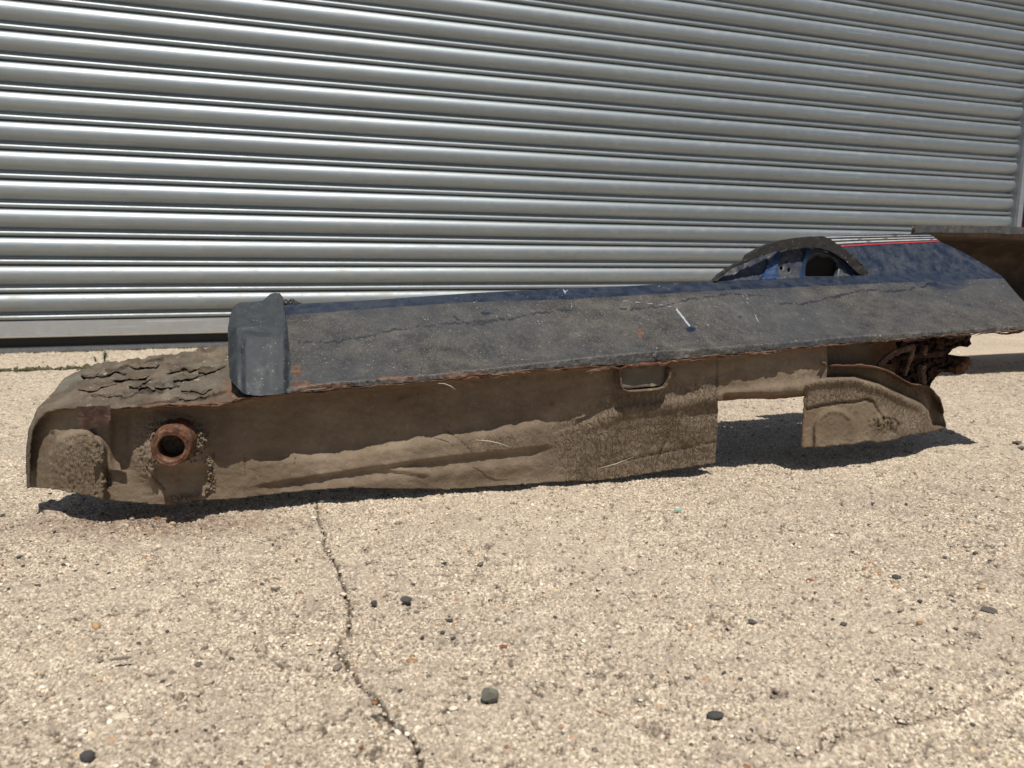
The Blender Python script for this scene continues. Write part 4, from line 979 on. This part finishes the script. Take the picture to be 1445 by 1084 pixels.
def grit():
    bm = bmesh.new(); bmesh.ops.create_icosphere(bm, subdivisions=1, radius=1)
    iv = np.array([tuple(v.co) for v in bm.verts]); ifc = np.array([tuple(v.index for v in f.verts) for f in bm.faces]); bm.free()
    n = 15000
    r = .42 * (3.4 / .42) ** (rng.uniform(0, 1, n) ** 1.0); th = rng.uniform(-.66, .66, n)
    x = r * np.sin(th); y = r * np.cos(th)
    cl = rng.integers(0, n, 2500); cc_ = rng.integers(0, n, 90); w_ = rng.integers(0, 90, 2500); x[cl] = x[cc_[w_]] + rng.normal(0, .012, 2500); y[cl] = y[cc_[w_]] + rng.normal(0, .010, 2500)
    kq = rng.integers(0, n, 110); ci = rng.integers(0, len(crack_w), 110); ca = np.array(crack_w); x[kq] = ca[ci, 0] + rng.normal(0, .0035, 110); y[kq] = ca[ci, 1] + rng.normal(0, .0035, 110)
    s = np.exp(rng.normal(math.log(.0011), .42, n)) * (1 + .25 * (r - .5)); s = np.clip(s, .0005, .0042)
    tight = rng.integers(0, n, 900); g = G(215, 738); x[tight] = g[0] + rng.normal(0, .10, 900); y[tight] = g[1] + rng.normal(0, .028, 900); s[tight] *= .8
    z = gz(x, y)
    A = rng.standard_normal((n, 3, 3)) * .22 + np.eye(3)
    q = np.einsum('vj,njk->nvk', iv, A); flat = np.where(rng.uniform(size=n) < .7, .4, .75)
    q[:, :, 2] *= flat[:, None]; q = q * s[:, None, None]
    q[:, :, 0] += x[:, None]; q[:, :, 1] += y[:, None]; q[:, :, 2] += (z + s * flat * rng.uniform(-.3, .5, n))[:, None]
    vs = q.reshape(-1, 3); fs = (ifc[None] + (np.arange(n) * len(iv))[:, None, None]).reshape(-1, 3)
    tone = rng.uniform(0, 1, n); tone[tight] = rng.uniform(0, .45, 900)
    me = bpy.data.meshes.new('grit'); me.vertices.add(len(vs)); me.vertices.foreach_set('co', vs.astype(np.float32).ravel())
    me.loops.add(fs.size); me.loops.foreach_set('vertex_index', fs.astype(np.int32).ravel()); me.polygons.add(len(fs)); me.polygons.foreach_set('loop_start', (np.arange(len(fs)) * 3).astype(np.int32))
    me.update(calc_edges=True)
    at = me.attributes.new('tone', 'FLOAT', 'POINT'); at.data.foreach_set('value', np.repeat(tone, len(iv)).astype(np.float32))
    t = NT('mixed grit'); c = t.ramp(t.attr('tone'), [(0, (.06, .056, .055)), (.06, (.17, .145, .12)), (.22, (.30, .24, .19)), (.245, (.24, .10, .05)), (.28, (.42, .26, .12)), (.33, (.42, .35, .27)), (.6, (.54, .47, .37)), (.85, (.62, .55, .44)), (1, (.80, .75, .64))])
    for e in t.t.nodes:
        if e.type == 'VALTORGB' : e.color_ramp.interpolation = 'LINEAR'
    m_ = t.out(c, .85, 0, t.bump(t.noise(500, 3, .6), .0004, .6), .3)
    o = link('grit', me, m_, None, False); o['kind'] = 'stuff'; o['label'] = 'fine mixed grit and aggregate bedded in the concrete'; return o
grit()

# moss and soil in the joint, and the little weeds
M_leaf = mat_plain('weed leaf', (.06, .11, .03), .6); M_soil = mat_plain('dark soil and moss', (.06, .05, .03), .95)
def joint_fill():
    bm = bmesh.new(); bmesh.ops.create_icosphere(bm, subdivisions=1, radius=1); iv = np.array([tuple(v.co) for v in bm.verts]); ifc = [tuple(v.index for v in f.verts) for f in bm.faces]; bm.free()
    vs, fs = [], []
    for _ in range(1500):
        s = rng.uniform(-.3, 2.2); q = j0 + SU * s + SN * rng.normal(0, .016); r_ = rng.uniform(.002, .0075)
        p = iv @ (np.eye(3) + rng.standard_normal((3, 3)) * .25) * r_ + np.array([q[0], q[1], -.001 + rng.uniform(0, .004)]); b = len(vs); vs += [tuple(k) for k in p]; fs += [tuple(b + i for i in f) for f in ifc]
    for _ in range(700):
        s = rng.uniform(-.3, 2.6); q = As + SU * s - SN * (.006 + abs(rng.normal(0, .012))); r_ = rng.uniform(.001, .0042)
        p = iv @ (np.eye(3) + rng.standard_normal((3, 3)) * .25) * r_ + np.array([q[0], q[1], .001]); b = len(vs); vs += [tuple(k) for k in p]; fs += [tuple(b + i for i in f) for f in ifc]
    o = link('joint_moss', mesh('joint_moss', vs, fs), mat_stone('moss and soil', (.045, .055, .022), (.12, .10, .06), 90), None, False); o['kind'] = 'stuff'; o['label'] = 'moss and soil filling the joint across the concrete'
joint_fill()
def weed(px, py, hpx, n, label):
    g = G(px, py); hh = hpx / FPX * g[1] * 1.03; bm = bmesh.new()
    r_ = bpy.data.objects.new('weed', None); C.objects.link(r_); r_.location = (g[0], g[1], 0); top(r_, label, 'weed')
    st = bmesh.new()
    for k in range(3):
        a = random.uniform(0, 6.28); tip = Vector((math.cos(a) * hh * .25, math.sin(a) * hh * .25, hh * random.uniform(.7, 1)))
        tube_bm(st, [(0, 0, -.004), tip * .5, tip], [.0016, .0012, .0006], 5)
        for j in range(n):
            f = random.uniform(.25, 1); c = tip * f; b = random.uniform(0, 6.28); L = random.uniform(.006, .012) * (hpx / 16); d = Vector((math.cos(b), math.sin(b), random.uniform(-.1, .7))).normalized(); sd = d.cross(Vector((0, 0, 1))).normalized() * L * .35
            v = [bm.verts.new(c), bm.verts.new(c + d * L * .5 + sd), bm.verts.new(c + d * L - Vector((0, 0, L * .15))), bm.verts.new(c + d * L * .5 - sd)]; bm.faces.new((v[0], v[1], v[2])); bm.faces.new((v[0], v[2], v[3]))
    a = bmobj('stem', st, M_leaf, r_); b = bmobj('leaves', bm, M_leaf, r_, False)
weed(147, 511, 16, 22, 'taller green weed in the concrete joint behind the left end of the sill')
weed(136, 511, 10, 14, 'shorter green weed just left of the taller one in the joint')
weed(40, 524, 4, 8, 'tiny creeping weed in the concrete joint near the left edge')
# dry stalks stuck to the mud
def stalk(pts, r, label, mat):
    bm = bmesh.new(); tube_bm(bm, [P(*p) for p in pts], [r * .6] + [r] * (len(pts) - 2) + [r * .3], 6); o = bmobj('dry_stalk', bm, mat); top(o, label, 'stalk')
M_straw = mat_plain('pale straw', (.48, .42, .30), .7)
stalk([(618, 541, -.006), (627, 541.5, -.008), (636, 545, -.009), (643, 550, -.009)], .0006, 'short pale curved stalk hanging from the rusty seam', M_straw)
stalk([(671, 621, .018), (690, 622.5, .013), (706, 626, .013), (724, 633, .018)], .0007, 'longer pale seed stalk stuck to the mud face', M_straw)
stalk([(843, 661.5, .028), (868, 655, .025), (894, 645, .028)], .0006, 'thin white straw near the bottom of the mud face', M_straw)
stalk([(593, 531, .004), (594, 523, .006), (596, 515, .02)], .0005, 'thin twig standing against the lower black panel', M_rust)
